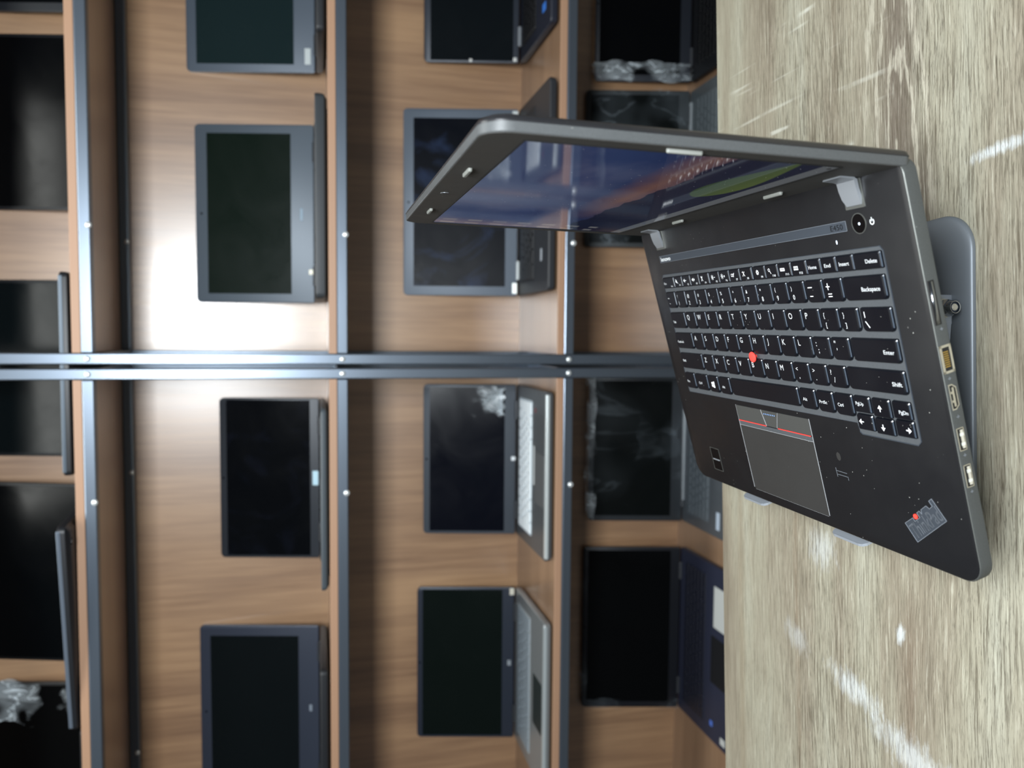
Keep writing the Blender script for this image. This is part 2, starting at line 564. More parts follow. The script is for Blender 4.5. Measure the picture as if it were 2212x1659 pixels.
# ------------------------------------------------------------------ the setting
bm = bmesh.new()
box(bm, -3.5, -3.0, -0.05, 3.5, 2.4, 0.0)
gf = G('floor_tile')
gb = gf.n('TexBrick', Vector=gf.obj(), Scale=1.0, Color1=lin((150, 146, 138)), Color2=lin((142, 138, 131)), Mortar=lin((105, 102, 98)))
gb.offset = 0.0
gb.inputs['Mortar Size'].default_value = 0.003
gb.inputs['Brick Width'].default_value = 0.6
gb.inputs['Row Height'].default_value = 0.6
gf.p(Base_Color=gb.outputs[0], Roughness=0.45)
tag(link('floor', bm, gf.m), kind='structure')
bm = bmesh.new()
box(bm, -3.5, 2.25, 0.0, 3.5, 2.35, 3.0)
gw = G('painted_wall')
gw.p(Base_Color=gw.mix(gw.noise(gw.obj(), 3.0), lin((176, 172, 164)), lin((188, 184, 176))), Roughness=0.8)
tag(link('wall_back', bm, gw.m), kind='structure')

# ------------------------------------------------------------------ the two shelving units
PSI = 0.0613                       # the shelves are turned slightly away from the table
D0 = 1.45                          # distance of their front plane from the camera
SV = Vector((math.cos(PSI), -math.sin(PSI), 0))
NV = Vector((math.sin(PSI), math.cos(PSI), 0))
RAILS = [0.294, 0.695, 1.120, 1.5365, 1.957]      # underside of each steel rail
TUBE = 0.019
DEPTH = 0.30
BOARD = 0.014


def unit(sa, sb, label):
    root = empty('shelving_unit', SV * ((sa + sb) / 2) + NV * D0, -PSI)
    tag(root, label, 'shelf')
    hw = (sb - sa) / 2
    t = TUBE
    top = RAILS[-1] + t

    def part(name, bmx, m, **k):
        return link(name, bmx, m, root, **k)
    for sx in (-1, 1):
        for (y0, y1) in ((0.0, t), (DEPTH - t - 0.004, DEPTH - 0.004)):
            b = bmesh.new()
            x0 = sx * hw - (t if sx > 0 else 0)
            box(b, x0, y0, 0.0, x0 + t, y1, top, 0.002)
            part('post', b, MT['steel'])
    for i, z in enumerate(RAILS):
        for (y0, y1, rear) in ((0.0, t, False), (DEPTH - t - 0.004, DEPTH - 0.004, True)):
            b = bmesh.new()
            box(b, -hw + t, y0, z, hw - t, y1, z + t, 0.002)
            part('rail', b, MT['steel'])
        for sx in (-1, 1):
            b = bmesh.new()
            x0 = sx * hw - (t if sx > 0 else 0)
            box(b, x0, t, z, x0 + t, DEPTH - t - 0.004, z + t, 0.002)
            part('side_rail', b, MT['steel'])
        b = bmesh.new()
        box(b, -hw + 0.0, 0.001, z + t, hw, DEPTH, z + t + BOARD, 0.0012)
        bmesh.ops.recalc_face_normals(b, faces=b.faces)
        for f in b.faces:
            if f.calc_center_median().y < 0.003:
                f.material_index = 1
        # notch the board around the posts by keeping it between them at the front
        for v in b.verts:
            if abs(v.co.x) > hw - 0.004:
                v.co.x = (hw - t - 0.0005) * (1 if v.co.x > 0 else -1)
        part('shelf_board', b, [MT['board'], MT['boardedge']])
        if i < len(RAILS) - 1:
            b = bmesh.new()
            box(b, -hw + t * 0.2, DEPTH - 0.002, z + t + BOARD, hw - t * 0.2, DEPTH + 0.010, RAILS[i + 1] + t, 0.0)
            part('back_panel', b, MT['panel'])
    # bolt heads, painted pale for their glint, at the joints and along the rails
    mid = (sa + sb) / 2
    pts = []
    for z in RAILS[1:4]:
        for sx in (-1, 1):
            pts.append((sx * (hw - t / 2), -0.0002, z + t / 2, 0.0052))
    rails_s = [0.179] if sa > -0.2 else [-0.285]
    rear_s = [0.183] if sa > -0.2 else [-0.281, -0.866]
    for z in RAILS[1:4]:
        for s in rails_s:
            pts.append((s - mid, -0.0002, z + 0.003, 0.0055))
    for s in rear_s:
        pts.append((s - mid, DEPTH - t - 0.0042, RAILS[3] + 0.004, 0.0050))
    for (px, py, pz, pr) in pts:
        b = bmesh.new()
        dome(b, (px, py, pz), (0, -1, 0), pr, pr * 0.6)
        part('bolt', b, MT['boltm'], smooth=True)
    return root


unit(-0.0520, 1.16, 'open steel and wood shelf rack behind the raised lid, along the top of the photo')
unit(-1.30, -0.0590, 'open steel and wood shelf rack along the bottom of the photo, beside its twin')

# ------------------------------------------------------------------ laptops standing on the shelves
shelf_root_rz = -PSI


def screen_mat(name, col, rough=0.12, smudge=None, coat=0.0, spec=0.15):
    g = G(name)
    n = g.noise(g.obj(), 9.0, 4.0, 0.6, 0.8)
    c = lin(tuple(v * 0.8 for v in col))
    if smudge:
        sc, amt, scol = smudge
        m = g.maprange(g.noise(g.map(g.obj(), (1, 1, 1), rot=(0.3, 0.7, 0.9)), sc, 4.0, 0.55, 1.4), 0.48, 0.75)  # uneven patches of a second colour over the screen
        c = g.mix(g.math('MULTIPLY', m, amt), c, lin(scol))
    g.p(Base_Color=c, Roughness=g.maprange(n, 0.3, 0.7, rough, rough + 0.1), Specular_IOR_Level=spec, Coat_Weight=coat)
    return g.m


def film_mat(name, col=(190, 205, 215), dens=0.25, scale=30.0):
    """thin crinkled clear plastic"""
    g = G(name)
    n = g.noise(g.map(g.obj(), (1, 1, 0.5)), scale, 3.0, 0.55, 0.6)
    big = g.maprange(g.noise(g.obj(), scale * 0.3, 2.0), 0.45, 0.62)
    ridge = g.math('MULTIPLY', g.maprange(g.math('ABSOLUTE', g.math('SUBTRACT', n, 0.5)), 0.022, 0.0), big)
    alpha = g.math('ADD', g.math('MULTIPLY', big, dens * 0.5), g.math('MULTIPLY', ridge, dens * 1.6), True)
    g.p(Base_Color=lin(col), Roughness=0.3, Specular_IOR_Level=0.6, Alpha=alpha, Normal=g.bump(n, 0.5, 0.003))
    return g.m


FILM = film_mat('crinkled_clear_film', dens=0.14, scale=22.0)
FILMSHEEN = film_mat('clear_film_sheet', dens=0.10, scale=8.0)
FILM_HAZE_SHEEN = film_mat('hazy_film_painted_sheen', (175, 190, 200), 0.42, 5.0)  # whitish film haze, also used to paint sheen as colour
FILMHEAVY = film_mat('bunched_clear_film', (215, 225, 230), 0.75, 45.0)


def shelf_laptop(c):
    """c: dict describing one laptop. Local frame: origin at the hinge on the board, x to the right, -y to the viewer."""
    w, bd, lh, th = c['w'], c.get('bd', 0.236), c['lh'], c.get('th', 0.017)
    pos = SV * c['s'] + NV * c.get('D', 1.690)
    root = empty('laptop', (pos.x, pos.y, c['z']), -PSI + c.get('rz', 0.0))
    tag(root, c['label'], 'laptop', c['group'])
    body = simple('body_' + c['key'], c['body'], c.get('brough', 0.45), c.get('bmetal', 0.0))
    rim = simple('rim_' + c['key'], c['rim'], 0.42, 0.15)
    hw = w / 2
    b = bmesh.new()
    slab(b, -hw, -bd, hw, 0.0, (0.010, 0.010, 0.005, 0.005), [(0.0, 0.010), (0.005, 0.001), (th * 0.6, 0.0), (th - 0.002, 0.0), (th, 0.0015)], 4)
    smooth_by_angle(link('base', b, body, root))
    # feet
    for fx in (-hw + 0.03, hw - 0.03):
        for fy in (-bd + 0.02, -0.02):
            b = bmesh.new()
            cyl(b, (fx, fy, -0.0015), (0, 0, 1), 0.006, 0.004, 12)
            link('foot', b, MT['dark'], root)
    # keyboard
    kx0, kx1 = -hw + 0.028, hw - 0.028
    ky1, ky0 = -0.030, -0.030 - 0.098
    b = bmesh.new()
    slab(b, kx0 - 0.003, ky0 - 0.003, kx1 + 0.003, ky1 + 0.003, 0.003, [(th - 0.001, 0), (th + 0.0006, 0.0003)], 2)
    link('keyboard_tray', b, simple('tray_' + c['key'], c.get('tray', (24, 25, 28)), 0.5), root)
    if c.get('keys', True):
        rows = [13, 13, 13, 12, 11, 7]
        km = simple('keys_' + c['key'], c['keycol'], 0.45)
        rh = (ky1 - ky0) / 6
        cache = {}
        for r, n in enumerate(rows):
            y1 = ky1 - r * rh
            x = kx0
            if r == 5:
                ws = [1, 1, 1, 5.2, 1, 1, 1.2]
            else:
                e = {0: (1, 1), 1: (1, 1.8), 2: (1.4, 1.4), 3: (1.7, 1.9), 4: (2.2, 2.4)}[r]
                ws = [e[0]] + [1] * (n - 2) + [e[1]]
            u = (kx1 - kx0) / sum(ws)
            for q in ws:
                kk = round(q * u, 5)
                if kk not in cache:
                    b = bmesh.new()
                    slab(b, -q * u / 2 + 0.0013, -rh / 2 + 0.0012, q * u / 2 - 0.0013, rh / 2 - 0.0012, 0.0015, [(0, 0), (0.0012, 0.0001), (0.0020, 0.0007)], 2)
                    o = link('key', b, km, root)
                    cache[kk] = o
                else:
                    o = cache[kk].copy()
                    COL.objects.link(o)
                    o.parent = root
                o.location = (x + q * u / 2, y1 - rh / 2, th + 0.0004)
                x += q * u
    else:
        b = bmesh.new()
        rh = (ky1 - ky0) / 6
        for r in range(6):
            for i in range(14):
                u = (kx1 - kx0) / 14
                box(b, kx0 + i * u + 0.0013, ky1 - (r + 1) * rh + 0.001, th, kx0 + (i + 1) * u - 0.0013, ky1 - r * rh - 0.001, th + 0.002)
        link('keyboard', b, simple('keys_' + c['key'], c['keycol'], 0.45), root)
    b = bmesh.new()
    tpx = c.get('tpx', -0.012)
    slab(b, tpx - 0.052, -bd + 0.015, tpx + 0.052, min(-bd + 0.080, -0.135), 0.003, [(th - 0.001, 0), (th + 0.0005, 0.0003)], 2)
    link('touchpad', b, simple('pad_' + c['key'], c.get('pad', c['body']), 0.5, c.get('bmetal', 0.0)), root)
    # palm rest stickers and badges
    for (nm, x0, y0, x1, y1, col) in c.get('marks', []):
        b = bmesh.new()
        slab(b, x0, y0, x1, y1, 0.001, [(th - 0.0002, 0), (th + 0.0006, 0)], 2)
        link(nm, b, simple(nm + '_' + c['key'], col, 0.35), root)
    for (x0, y0, x1, y1, rough) in c.get('bars', []):
        b = bmesh.new()
        box(b, x0, y0, th - 0.0005, x1, y1, th + 0.004, 0.001)
        link('hinge_cover', b, simple('bar_' + c['key'], (205, 212, 216), rough, 0.6), root)
    # front lip strip
    if c.get('frontstrip'):
        b = bmesh.new()
        box(b, -hw + 0.006, -bd - 0.0006, th - 0.006, hw - 0.006, -bd + 0.010, th + 0.0006, 0.001)
        link('front_trim', b, simple('front_' + c['key'], c['frontstrip'], 0.3, 0.4), root)
    # hinge barrel
    for sx in (-1, 1):
        b = bmesh.new()
        cyl(b, (sx * (hw - 0.055) - 0.02, -0.002, th + 0.001), (1, 0, 0), 0.0055, 0.04, 14)
        link('hinge', b, simple('hinge_' + c['key'], c.get('hinge', (60, 62, 66)), 0.4, 0.3), root, smooth=False)
    # lid, its own frame: x right, z up the lid, -y towards the viewer
    lid = empty('lid_frame_tmp', (0, 0, 0))
    bpy.data.objects.remove(lid)
    lean = c.get('lean', 13.0)
    b = bmesh.new()
    loops = []
    for y, ins in ((-0.0035, 0.001), (-0.0030, 0.0), (0.0030, 0.0), (0.0050, 0.003)):
        loops.append([(x, y, z) for x, z in rrect(-hw + ins, ins, hw - ins, lh - ins, (0.004, 0.004, 0.009, 0.009), 4)])
    loft(b, loops)
    lo = smooth_by_angle(link('lid', b, rim, root))
    lo.location = (0, -0.001, th + 0.003)
    lo.rotation_euler = (-R(lean), 0, 0)
    ml, mr, mb, mt = c.get('margins', (0.016, 0.016, 0.026, 0.016))
    b = bmesh.new()
    loops = [[(x, y, z) for x, z in rrect(-hw + ml, mb, hw - mr, lh - mt, 0.001, 2)] for y in (-0.0030, -0.0039)]
    loft(b, loops)
    link('display', b, c['screen'], lo)
    b = bmesh.new()
    cyl(b, (c.get('camx', 0.0), -0.0034, lh - mt / 2), (0, -1, 0), 0.0022, 0.0006, 14)
    link('webcam', b, MT['glassblk'], lo)
    for (nm, x0, z0, x1, z1, col, rg) in c.get('lidmarks', []):
        b = bmesh.new()
        box(b, x0, -0.0044, z0, x1, -0.0036, z1, 0.0003)
        link(nm, b, simple(nm + '_' + c['key'], col, rg, 0.2), lo)
    for (x0, z0, x1, z1, m, amp) in c.get('films', []):
        b = bmesh.new()
        nx, nz = 26, 22
        rnd = random.Random(hash(c['key']) % 1000 if False else sum(map(ord, c['key'])))
        ph = [rnd.uniform(0, 6.28) for _ in range(8)]
        vs = []
        for i in range(nx + 1):
            row = []
            for j in range(nz + 1):
                u, v = i / nx, j / nz
                yy = -0.0052 - amp * (0.5 + 0.5 * math.sin(9 * u + 7 * v + ph[0])) * (0.5 + 0.5 * math.sin(23 * u - 11 * v + ph[1])) - amp * 0.5 * rnd.random()
                ex = amp * 1.2 * math.sin(17 * v + ph[2]) * (1 if i in (0, nx) else 0)
                ez = amp * 1.2 * math.sin(19 * u + ph[3]) * (1 if j in (0, nz) else 0)
                row.append(b.verts.new((x0 + (x1 - x0) * u + ex, yy, z0 + (z1 - z0) * v + ez)))
            vs.append(row)
        for i in range(nx):
            for j in range(nz):
                b.faces.new((vs[i][j], vs[i + 1][j], vs[i + 1][j + 1], vs[i][j + 1]))
        link('protective_film', b, m, lo, smooth=True)
    return root


ZT = dict(A=1.5365 + TUBE + BOARD, B=1.120 + TUBE + BOARD, C=0.695 + TUBE + BOARD, D=0.294 + TUBE + BOARD)
GB = {'A': 'laptops on the shelf highest up the rack', 'B': 'laptops on the shelf second from the highest', 'C': 'laptops on the middle shelf', 'D': 'laptops on the shelf just past the table edge'}


def SL(row, key, sa, sb, **k):
    c = dict(key=key, s=(sa + sb) / 2, w=abs(sa - sb), z=ZT[row] + 0.0015, group=GB[row])
    c.update(k)
    return shelf_laptop(c)


BLK = (20, 21, 24)
GRN = (18, 30, 24)
# highest shelf, seen from below
SL('A', 'gloss_corner', 0.93, 0.608, lh=0.225, bd=0.19, th=0.012, body=BLK, rim=(24, 28, 34), keycol=BLK, keys=False, screen=screen_mat('scr_a1', (8, 10, 12)),
   label='black laptop cut off by the top left corner of the photo')
SL('A', 'wide_black', 0.566, 0.236, lh=0.235, bd=0.19, th=0.012, body=BLK, rim=(18, 20, 24), keycol=BLK, keys=False, screen=screen_mat('scr_a2', (7, 8, 10)), margins=(0.006, 0.006, 0.02, 0.01),
   label='plain rimless black laptop screen at left edge, between cut off corner one and posts')
SL('A', 'teal_straddling', 0.102, -0.240, lh=0.235, body=(26, 28, 32), rim=(22, 26, 30), keycol=BLK, keys=False, screen=screen_mat('scr_a3', (12, 20, 23)), margins=(0.006, 0.006, 0.02, 0.01), frontstrip=(80, 90, 100),
   label='dark teal screened laptop standing behind the paired steel posts on the highest shelf')
SL('A', 'bare_black', -0.287, -0.652, lh=0.24, body=(26, 28, 32), rim=(16, 18, 20), keycol=BLK, keys=False, rz=R(-7), screen=screen_mat('scr_a4', (6, 8, 10)), margins=(0.006, 0.006, 0.02, 0.01), frontstrip=(105, 115, 128), D=1.665,
   label='black laptop with a grey front edge strip poking past the highest shelf board')
SL('A', 'film_edge', -0.695, -1.055, lh=0.24, bd=0.2, th=0.012, body=BLK, rim=(18, 19, 20), keycol=BLK, keys=False, screen=screen_mat('scr_a5', (9, 9, 9)), margins=(0.006, 0.006, 0.02, 0.01),
   films=[(0.10, 0.0, 0.182, 0.235, FILMHEAVY, 0.006)],
   label='black laptop with sparkling crumpled film on one screen edge, bottom left photo corner')
# second shelf, at eye height
SL('B', 'teal_sheen', 0.862, 0.530, lh=0.258, lean=13, body=(30, 32, 36), rim=(84, 94, 106), keycol=BLK, keys=False, screen=screen_mat('scr_b1', (34, 52, 54), 0.2), margins=(0.016, 0.017, 0.042, 0.020),
   lidmarks=[('sticker', -0.150, 0.008, -0.118, 0.020, (215, 222, 222), 0.3)],
   label='laptop with teal screen and small white sticker by the hinge, cut off by photo top')
SL('B', 'green_screen', 0.426, 0.066, lh=0.240, lean=13, body=(52, 56, 60), rim=(86, 96, 106), keycol=BLK, keys=False, screen=screen_mat('scr_b2', (20, 34, 26), 0.25), margins=(0.018, 0.018, 0.046, 0.024), th=0.021,
   lidmarks=[('logo', -0.012, 0.022, 0.012, 0.027, (150, 170, 185), 0.3), ('sticker', -0.122, 0.002, -0.112, 0.010, (230, 225, 205), 0.4)],
   label='dark green screened laptop with wide grey rim before the bright glare on the panel')
SL('B', 'plain_black', -0.131, -0.466, lh=0.205, lean=13, body=(70, 78, 84), rim=(48, 52, 58), keycol=BLK, keys=False, screen=screen_mat('scr_b3', (9, 11, 15), 0.15, (10.0, 0.15, (40, 46, 66))), margins=(0.005, 0.004, 0.018, 0.014), th=0.014,
   lidmarks=[('sticker', -0.014, 0.001, 0.016, 0.013, (200, 232, 245), 0.3)],
   label='small black screened laptop with pale blue sticker under the screen, second shelf')
SL('B', 'bluish_rim', -0.612, -0.985, lh=0.249, lean=13, body=(30, 32, 36), rim=(58, 64, 78), keycol=BLK, keys=False, screen=screen_mat('scr_b4', (20, 26, 28), 0.2), margins=(0.022, 0.022, 0.042, 0.022),
   lidmarks=[('logo', 0.002, 0.014, 0.016, 0.020, (150, 160, 172), 0.3)],
   label='large laptop with grey blue rim cut off by the bottom of the photo, second shelf')
# middle shelf
SL('C', 'blue_badge', 0.900, 0.587, lh=0.203, body=(30, 34, 46), rim=(44, 50, 60), keycol=(16, 17, 20), screen=screen_mat('scr_c1', (20, 26, 30), 0.2), margins=(0.004, 0.004, 0.012, 0.014), hinge=(150, 155, 160),
   marks=[('sticker', -0.120, -0.200, -0.104, -0.178, (60, 120, 210))],
   lidmarks=[('edge_dot', -0.154, 0.004, -0.146, 0.012, (235, 235, 230), 0.3), ('edge_dot', -0.156, 0.100, -0.149, 0.106, (235, 235, 230), 0.3)],
   label='laptop with blue sticker on its palm rest, cut off by photo top, middle shelf')
SL('C', 'blue_mottled', 0.489, 0.089, lh=0.247, body=(44, 46, 50), rim=(98, 108, 120), keycol=(22, 23, 26), tray=(34, 36, 40),
   screen=screen_mat('scr_c2', (8, 13, 24), 0.3, (7.0, 0.5, (66, 86, 126)), spec=0.07), margins=(0.020, 0.020, 0.026, 0.022), hinge=(190, 195, 195), camx=0.0,  # bluish patches mixed over the dark base colour
   marks=[('sticker', -0.140, -0.190, -0.116, -0.180, (170, 176, 184))],
   lidmarks=[('hinge_cap', -0.195, 0.0, -0.172, 0.010, (235, 238, 232), 0.3), ('hinge_cap', 0.172, 0.0, 0.196, 0.012, (225, 230, 228), 0.3)],
   label='laptop with mottled bluish screen and light grey rim, partly behind the raised lid')
SL('C', 'white_keys', -0.105, -0.437, lh=0.203, body=(92, 95, 98), brough=0.35, bmetal=0.3, rim=(74, 80, 88), keycol=(240, 248, 252), tray=(186, 198, 206),
   screen=screen_mat('scr_c3', (12, 15, 26), 0.15), margins=(0.006, 0.006, 0.024, 0.014), frontstrip=(215, 222, 222), pad=(100, 102, 104),
   marks=[('sticker', -0.030, -0.150, 0.050, -0.142, (200, 205, 206)), ('sticker', 0.118, -0.158, 0.128, -0.150, (120, 60, 62))],
   lidmarks=[('logo', -0.002, 0.000, 0.007, 0.009, (240, 244, 246), 0.3), ('torn_film', 0.100, 0.030, 0.158, 0.034, (190, 200, 215), 0.5)],
   films=[(0.098, 0.026, 0.160, 0.100, FILMHEAVY, 0.003), (0.104, 0.028, 0.158, 0.088, FILM_HAZE_SHEEN, 0.002), (0.108, 0.030, 0.156, 0.080, FILMHEAVY, 0.004)],
   label='laptop with bright white keys and a whitish film patch on its black screen')
SL('C', 'silver_grey', -0.559, -0.902, lh=0.216, body=(150, 154, 156), brough=0.35, bmetal=0.5, rim=(48, 54, 66), keycol=(128, 138, 146), tray=(160, 168, 172), pad=(52, 60, 60), tpx=-0.01,
   screen=screen_mat('scr_c4', (18, 27, 24), 0.2), margins=(0.005, 0.005, 0.026, 0.012), frontstrip=(190, 198, 200),
   lidmarks=[('logo', -0.006, 0.006, 0.006, 0.014, (160, 166, 172), 0.3), ('edge_dot', 0.155, 0.0, 0.170, 0.010, (238, 232, 215), 0.3)],
   label='silver based laptop with grey keys, middle shelf toward the bottom of the photo')
# shelf by the table edge
SL('D', 'film_rim', 0.920, 0.580, lh=0.217, body=(24, 25, 28), rim=(34, 38, 46), keycol=(14, 15, 17), tray=(30, 31, 34),
   screen=screen_mat('scr_d1', (5, 6, 8), 0.15), margins=(0.014, 0.020, 0.024, 0.010),
   films=[(-0.170, -0.004, -0.128, 0.222, FILMHEAVY, 0.004)],
   label='black laptop with bunched clear film along one screen side, nearest the desk edge top')
SL('D', 'wrapped_grey', 0.560, 0.207, lh=0.236, body=(96, 104, 108), brough=0.4, bmetal=0.3, rim=(52, 56, 58), keycol=(92, 100, 104), tray=(100, 108, 112),
   screen=screen_mat('scr_d2', (18, 22, 22), 0.2), margins=(0.010, 0.010, 0.024, 0.012),
   bars=[(-0.010, -0.010, 0.150, 0.002, 0.3)], films=[(-0.176, -0.002, 0.176, 0.240, FILM, 0.004)],
   label='grey based laptop wrapped in dusty film, mostly hidden behind the raised lid')
SL('D', 'sheened_film', -0.091, -0.427, lh=0.219, body=(92, 98, 104), brough=0.4, bmetal=0.3, rim=(46, 50, 54), keycol=(88, 96, 102), tray=(96, 104, 110),
   screen=screen_mat('scr_d3', (14, 18, 18), 0.2), margins=(0.012, 0.008, 0.026, 0.012),
   bars=[(-0.118, -0.010, 0.142, 0.002, 0.25)], marks=[('sticker', -0.150, -0.180, -0.112, -0.166, (190, 205, 222))],
   films=[(-0.166, 0.0, 0.166, 0.222, FILMSHEEN, 0.003), (-0.02, 0.01, 0.164, 0.105, FILM_HAZE_SHEEN, 0.004), (-0.168, 0.204, 0.168, 0.226, FILMHEAVY, 0.003)],  # the hazy lower sheet is a pale patch painting the film's sheen
   label='grey keyed laptop with silver hinge bar and glossy film over its dark screen')
SL('D', 'navy_base', -0.490, -0.875, lh=0.228, body=(44, 48, 66), brough=0.5, rim=(26, 28, 34), keycol=(30, 32, 44), tray=(38, 42, 58), pad=(26, 27, 30),
   screen=screen_mat('scr_d4', (8, 9, 10), 0.15), margins=(0.014, 0.008, 0.022, 0.012),
   marks=[('sticker', 0.060, -0.215, 0.150, -0.165, (205, 208, 205)), ('badge', -0.160, -0.170, -0.148, -0.158, (80, 120, 210)), ('sticker', -0.180, -0.225, -0.165, -0.205, (205, 208, 205))],
   films=[(-0.196, -0.002, -0.172, 0.230, FILM, 0.003), (-0.19, 0.218, 0.19, 0.236, FILM, 0.003)],
   label='navy based laptop with a white sticker on its palm rest, by the table edge')

# ------------------------------------------------------------------ desk
TH = 0.75
desk = empty('desk', (0, 0.32, 0), 0.012)
tag(desk, 'pale washed wood desk carrying the open black laptop on its stand', 'desk')
bm = bmesh.new()
loops = []
FY = 0.780 - 0.32
for z, ins in ((TH - 0.028, 0.003), (TH - 0.025, 0.0), (TH - 0.006, 0.0), (TH - 0.002, 0.0018), (TH, 0.0055)):
    loops.append([(x, y, z) for x, y in rrect(-0.85 + ins, -0.45 + ins, 0.85 - ins, FY - ins, 0.004, 3)])
loft(bm, loops)
bmesh.ops.recalc_face_normals(bm, faces=bm.faces)
for f in bm.faces:
    if f.normal.z < 0.96:
        f.material_index = 1
link('desk_top', bm, [MT['oak'], MT['band']], desk)
for sx in (-1, 1):
    for y in (-0.40, FY - 0.09):
        bm = bmesh.new()
        box(bm, sx * 0.79 - 0.025, y, 0, sx * 0.79 + 0.025, y + 0.05, TH - 0.028, 0.003)
        link('leg', bm, MT['steel'], desk)

# ------------------------------------------------------------------ the laptop on the desk
# pose of the keyboard deck found from the photograph; local unit: millimetres, x right, y to the hinge, z up from the deck
RL = Matrix(((0.234884825, -0.262070785, -0.936027789), (0.076504227, -0.954996976, 0.286579621), (-0.969007855, -0.138923287, -0.204264775)))
TL = Vector((0.179807, 0.086784, 0.762975))
LW = (M @ RL).to_4x4()
LW.translation = Vector((0, 0, CAM_Z)) + M @ TL
OX, OY, OZ = 0.1695, 0.118, -0.0195          # base point of the laptop in that frame
lap = empty('open_laptop')
lap.matrix_world = LW @ Matrix.Translation((OX, OY, OZ))
tag(lap, 'black laptop with lit blue screen and red pointing stick, tilted on the desk stand', 'laptop')
OFF = (-OX, -OY, -OZ)
mm = 0.001


def L(name, bmx, m, parent=None, smooth=False, off=OFF, scale=True):
    if scale:
        bmesh.ops.scale(bmx, vec=(mm, mm, mm), verts=bmx.verts)
    return link(name, bmx, m, parent or lap, off, smooth)


# chassis
bm = bmesh.new()
slab(bm, 0, 0, 339, 238, (14, 14, 8, 8), [(-19.5, 18), (-17, 12), (-9.2, 1.8), (-8.4, 0.4), (-8.0, 0.2)], 8, mi=1)
rows = slab(bm, 0, 0, 339, 238, (14, 14, 8, 8), [(-8.0, 0.2), (-1.6, 0.0), (-0.9, 0.3)], 8, mi=1)
slab(bm, 0, 0, 339, 238, (14, 14, 8, 8), [(-1.0, 0.9), (-0.35, 0.9), (0.0, 1.6)], 8, mi=0)
bmesh.ops.remove_doubles(bm, verts=bm.verts, dist=0.001)
smooth_by_angle(L('base', bm, [MT['deck'], MT['side']]), 30)
# bright seam line round the deck's right and front edges
bm = bmesh.new()
ou = rrect(0.45, 0.45, 338.55, 237.5, (14, 14, 8, 8), 8)
inn = rrect(0.85, 0.85, 338.15, 237.1, (13.6, 13.6, 7.6, 7.6), 8)
n = len(ou)
va = [[bm.verts.new((x, y, -0.75)) for x, y in ou], [bm.verts.new((x, y, -0.45)) for x, y in inn]]
for i in range(n):
    j = (i + 1) % n
    bm.faces.new((va[0][i], va[0][j], va[1][j], va[1][i]))
L('edge_seam', bm, MT['hinge2'])

# keyboard tray
bm = bmesh.new()
Zt = 0.12
outline = [(26.5, 86.0), (200, 86.2), (259.5, 86.2), (260.5, 80.5), (262.5, 79.0), (310.5, 79.0), (313.2, 81.5), (313.4, 192.5), (311.4, 195.2), (28.5, 195.2), (26.2, 192.8), (25.6, 88.0)]
loft(bm, [[(x, y, -0.2) for x, y in outline], [(x, y, Zt) for x, y in outline]])
L('keyboard_tray', bm, MT['kbd'])
bm = bmesh.new()
stroke(bm, outline[3:9], 0.5, 0.0, 0.45)
stroke(bm, outline[8:12] + outline[:1], 0.35, 0.0, 0.35)
stroke(bm, [outline[0], outline[1], outline[2], outline[3]], 0.25, 0.0, 0.2)
L('tray_rim', bm, MT['strip'])


# keys -------------------------------------------------------------
def key_outline(x0, y0, x1, y1, ins, smile):
    """top corners tight, bottom corners round, lower edge bowed"""
    x0 += ins
    x1 -= ins
    y0 += ins
    y1 -= ins
    r0 = 2.6 if smile else 0.8
    r1 = 0.9
    pts = []
    N = 5
    for i in range(N + 1):
        a = PI + 0.5 * PI * i / N
        pts.append((x0 + r0 + r0 * math.cos(a), y0 + r0 + r0 * math.sin(a)))
    for i in range(N + 1):
        a = 1.5 * PI + 0.5 * PI * i / N
        pts.append((x1 - r0 + r0 * math.cos(a), y0 + r0 + r0 * math.sin(a)))
    for i in range(3):
        a = 0.5 * PI * i / 2
        pts.append((x1 - r1 + r1 * math.cos(a), y1 - r1 + r1 * math.sin(a)))
    for i in range(3):
        a = 0.5 * PI + 0.5 * PI * i / 2
        pts.append((x0 + r1 + r1 * math.cos(a), y1 - r1 + r1 * math.sin(a)))
    if smile:
        out = []
        for x, y in pts:
            if y < y0 + r0 + 0.01:
                t = max(-1, min(1, (x - (x0 + x1) / 2) / ((x1 - x0) / 2)))
                y = y + 1.1 * t * t * (1 if abs(t) < 1.1 else 0) - 0.2
            out.append((x, y))
        pts = out
    return pts


ZK0, ZK1 = Zt, 2.0


def tri(bm, pts, z):
    f = [bm.verts.new((x, y, z)) for x, y in pts]
    bm.faces.new(f)


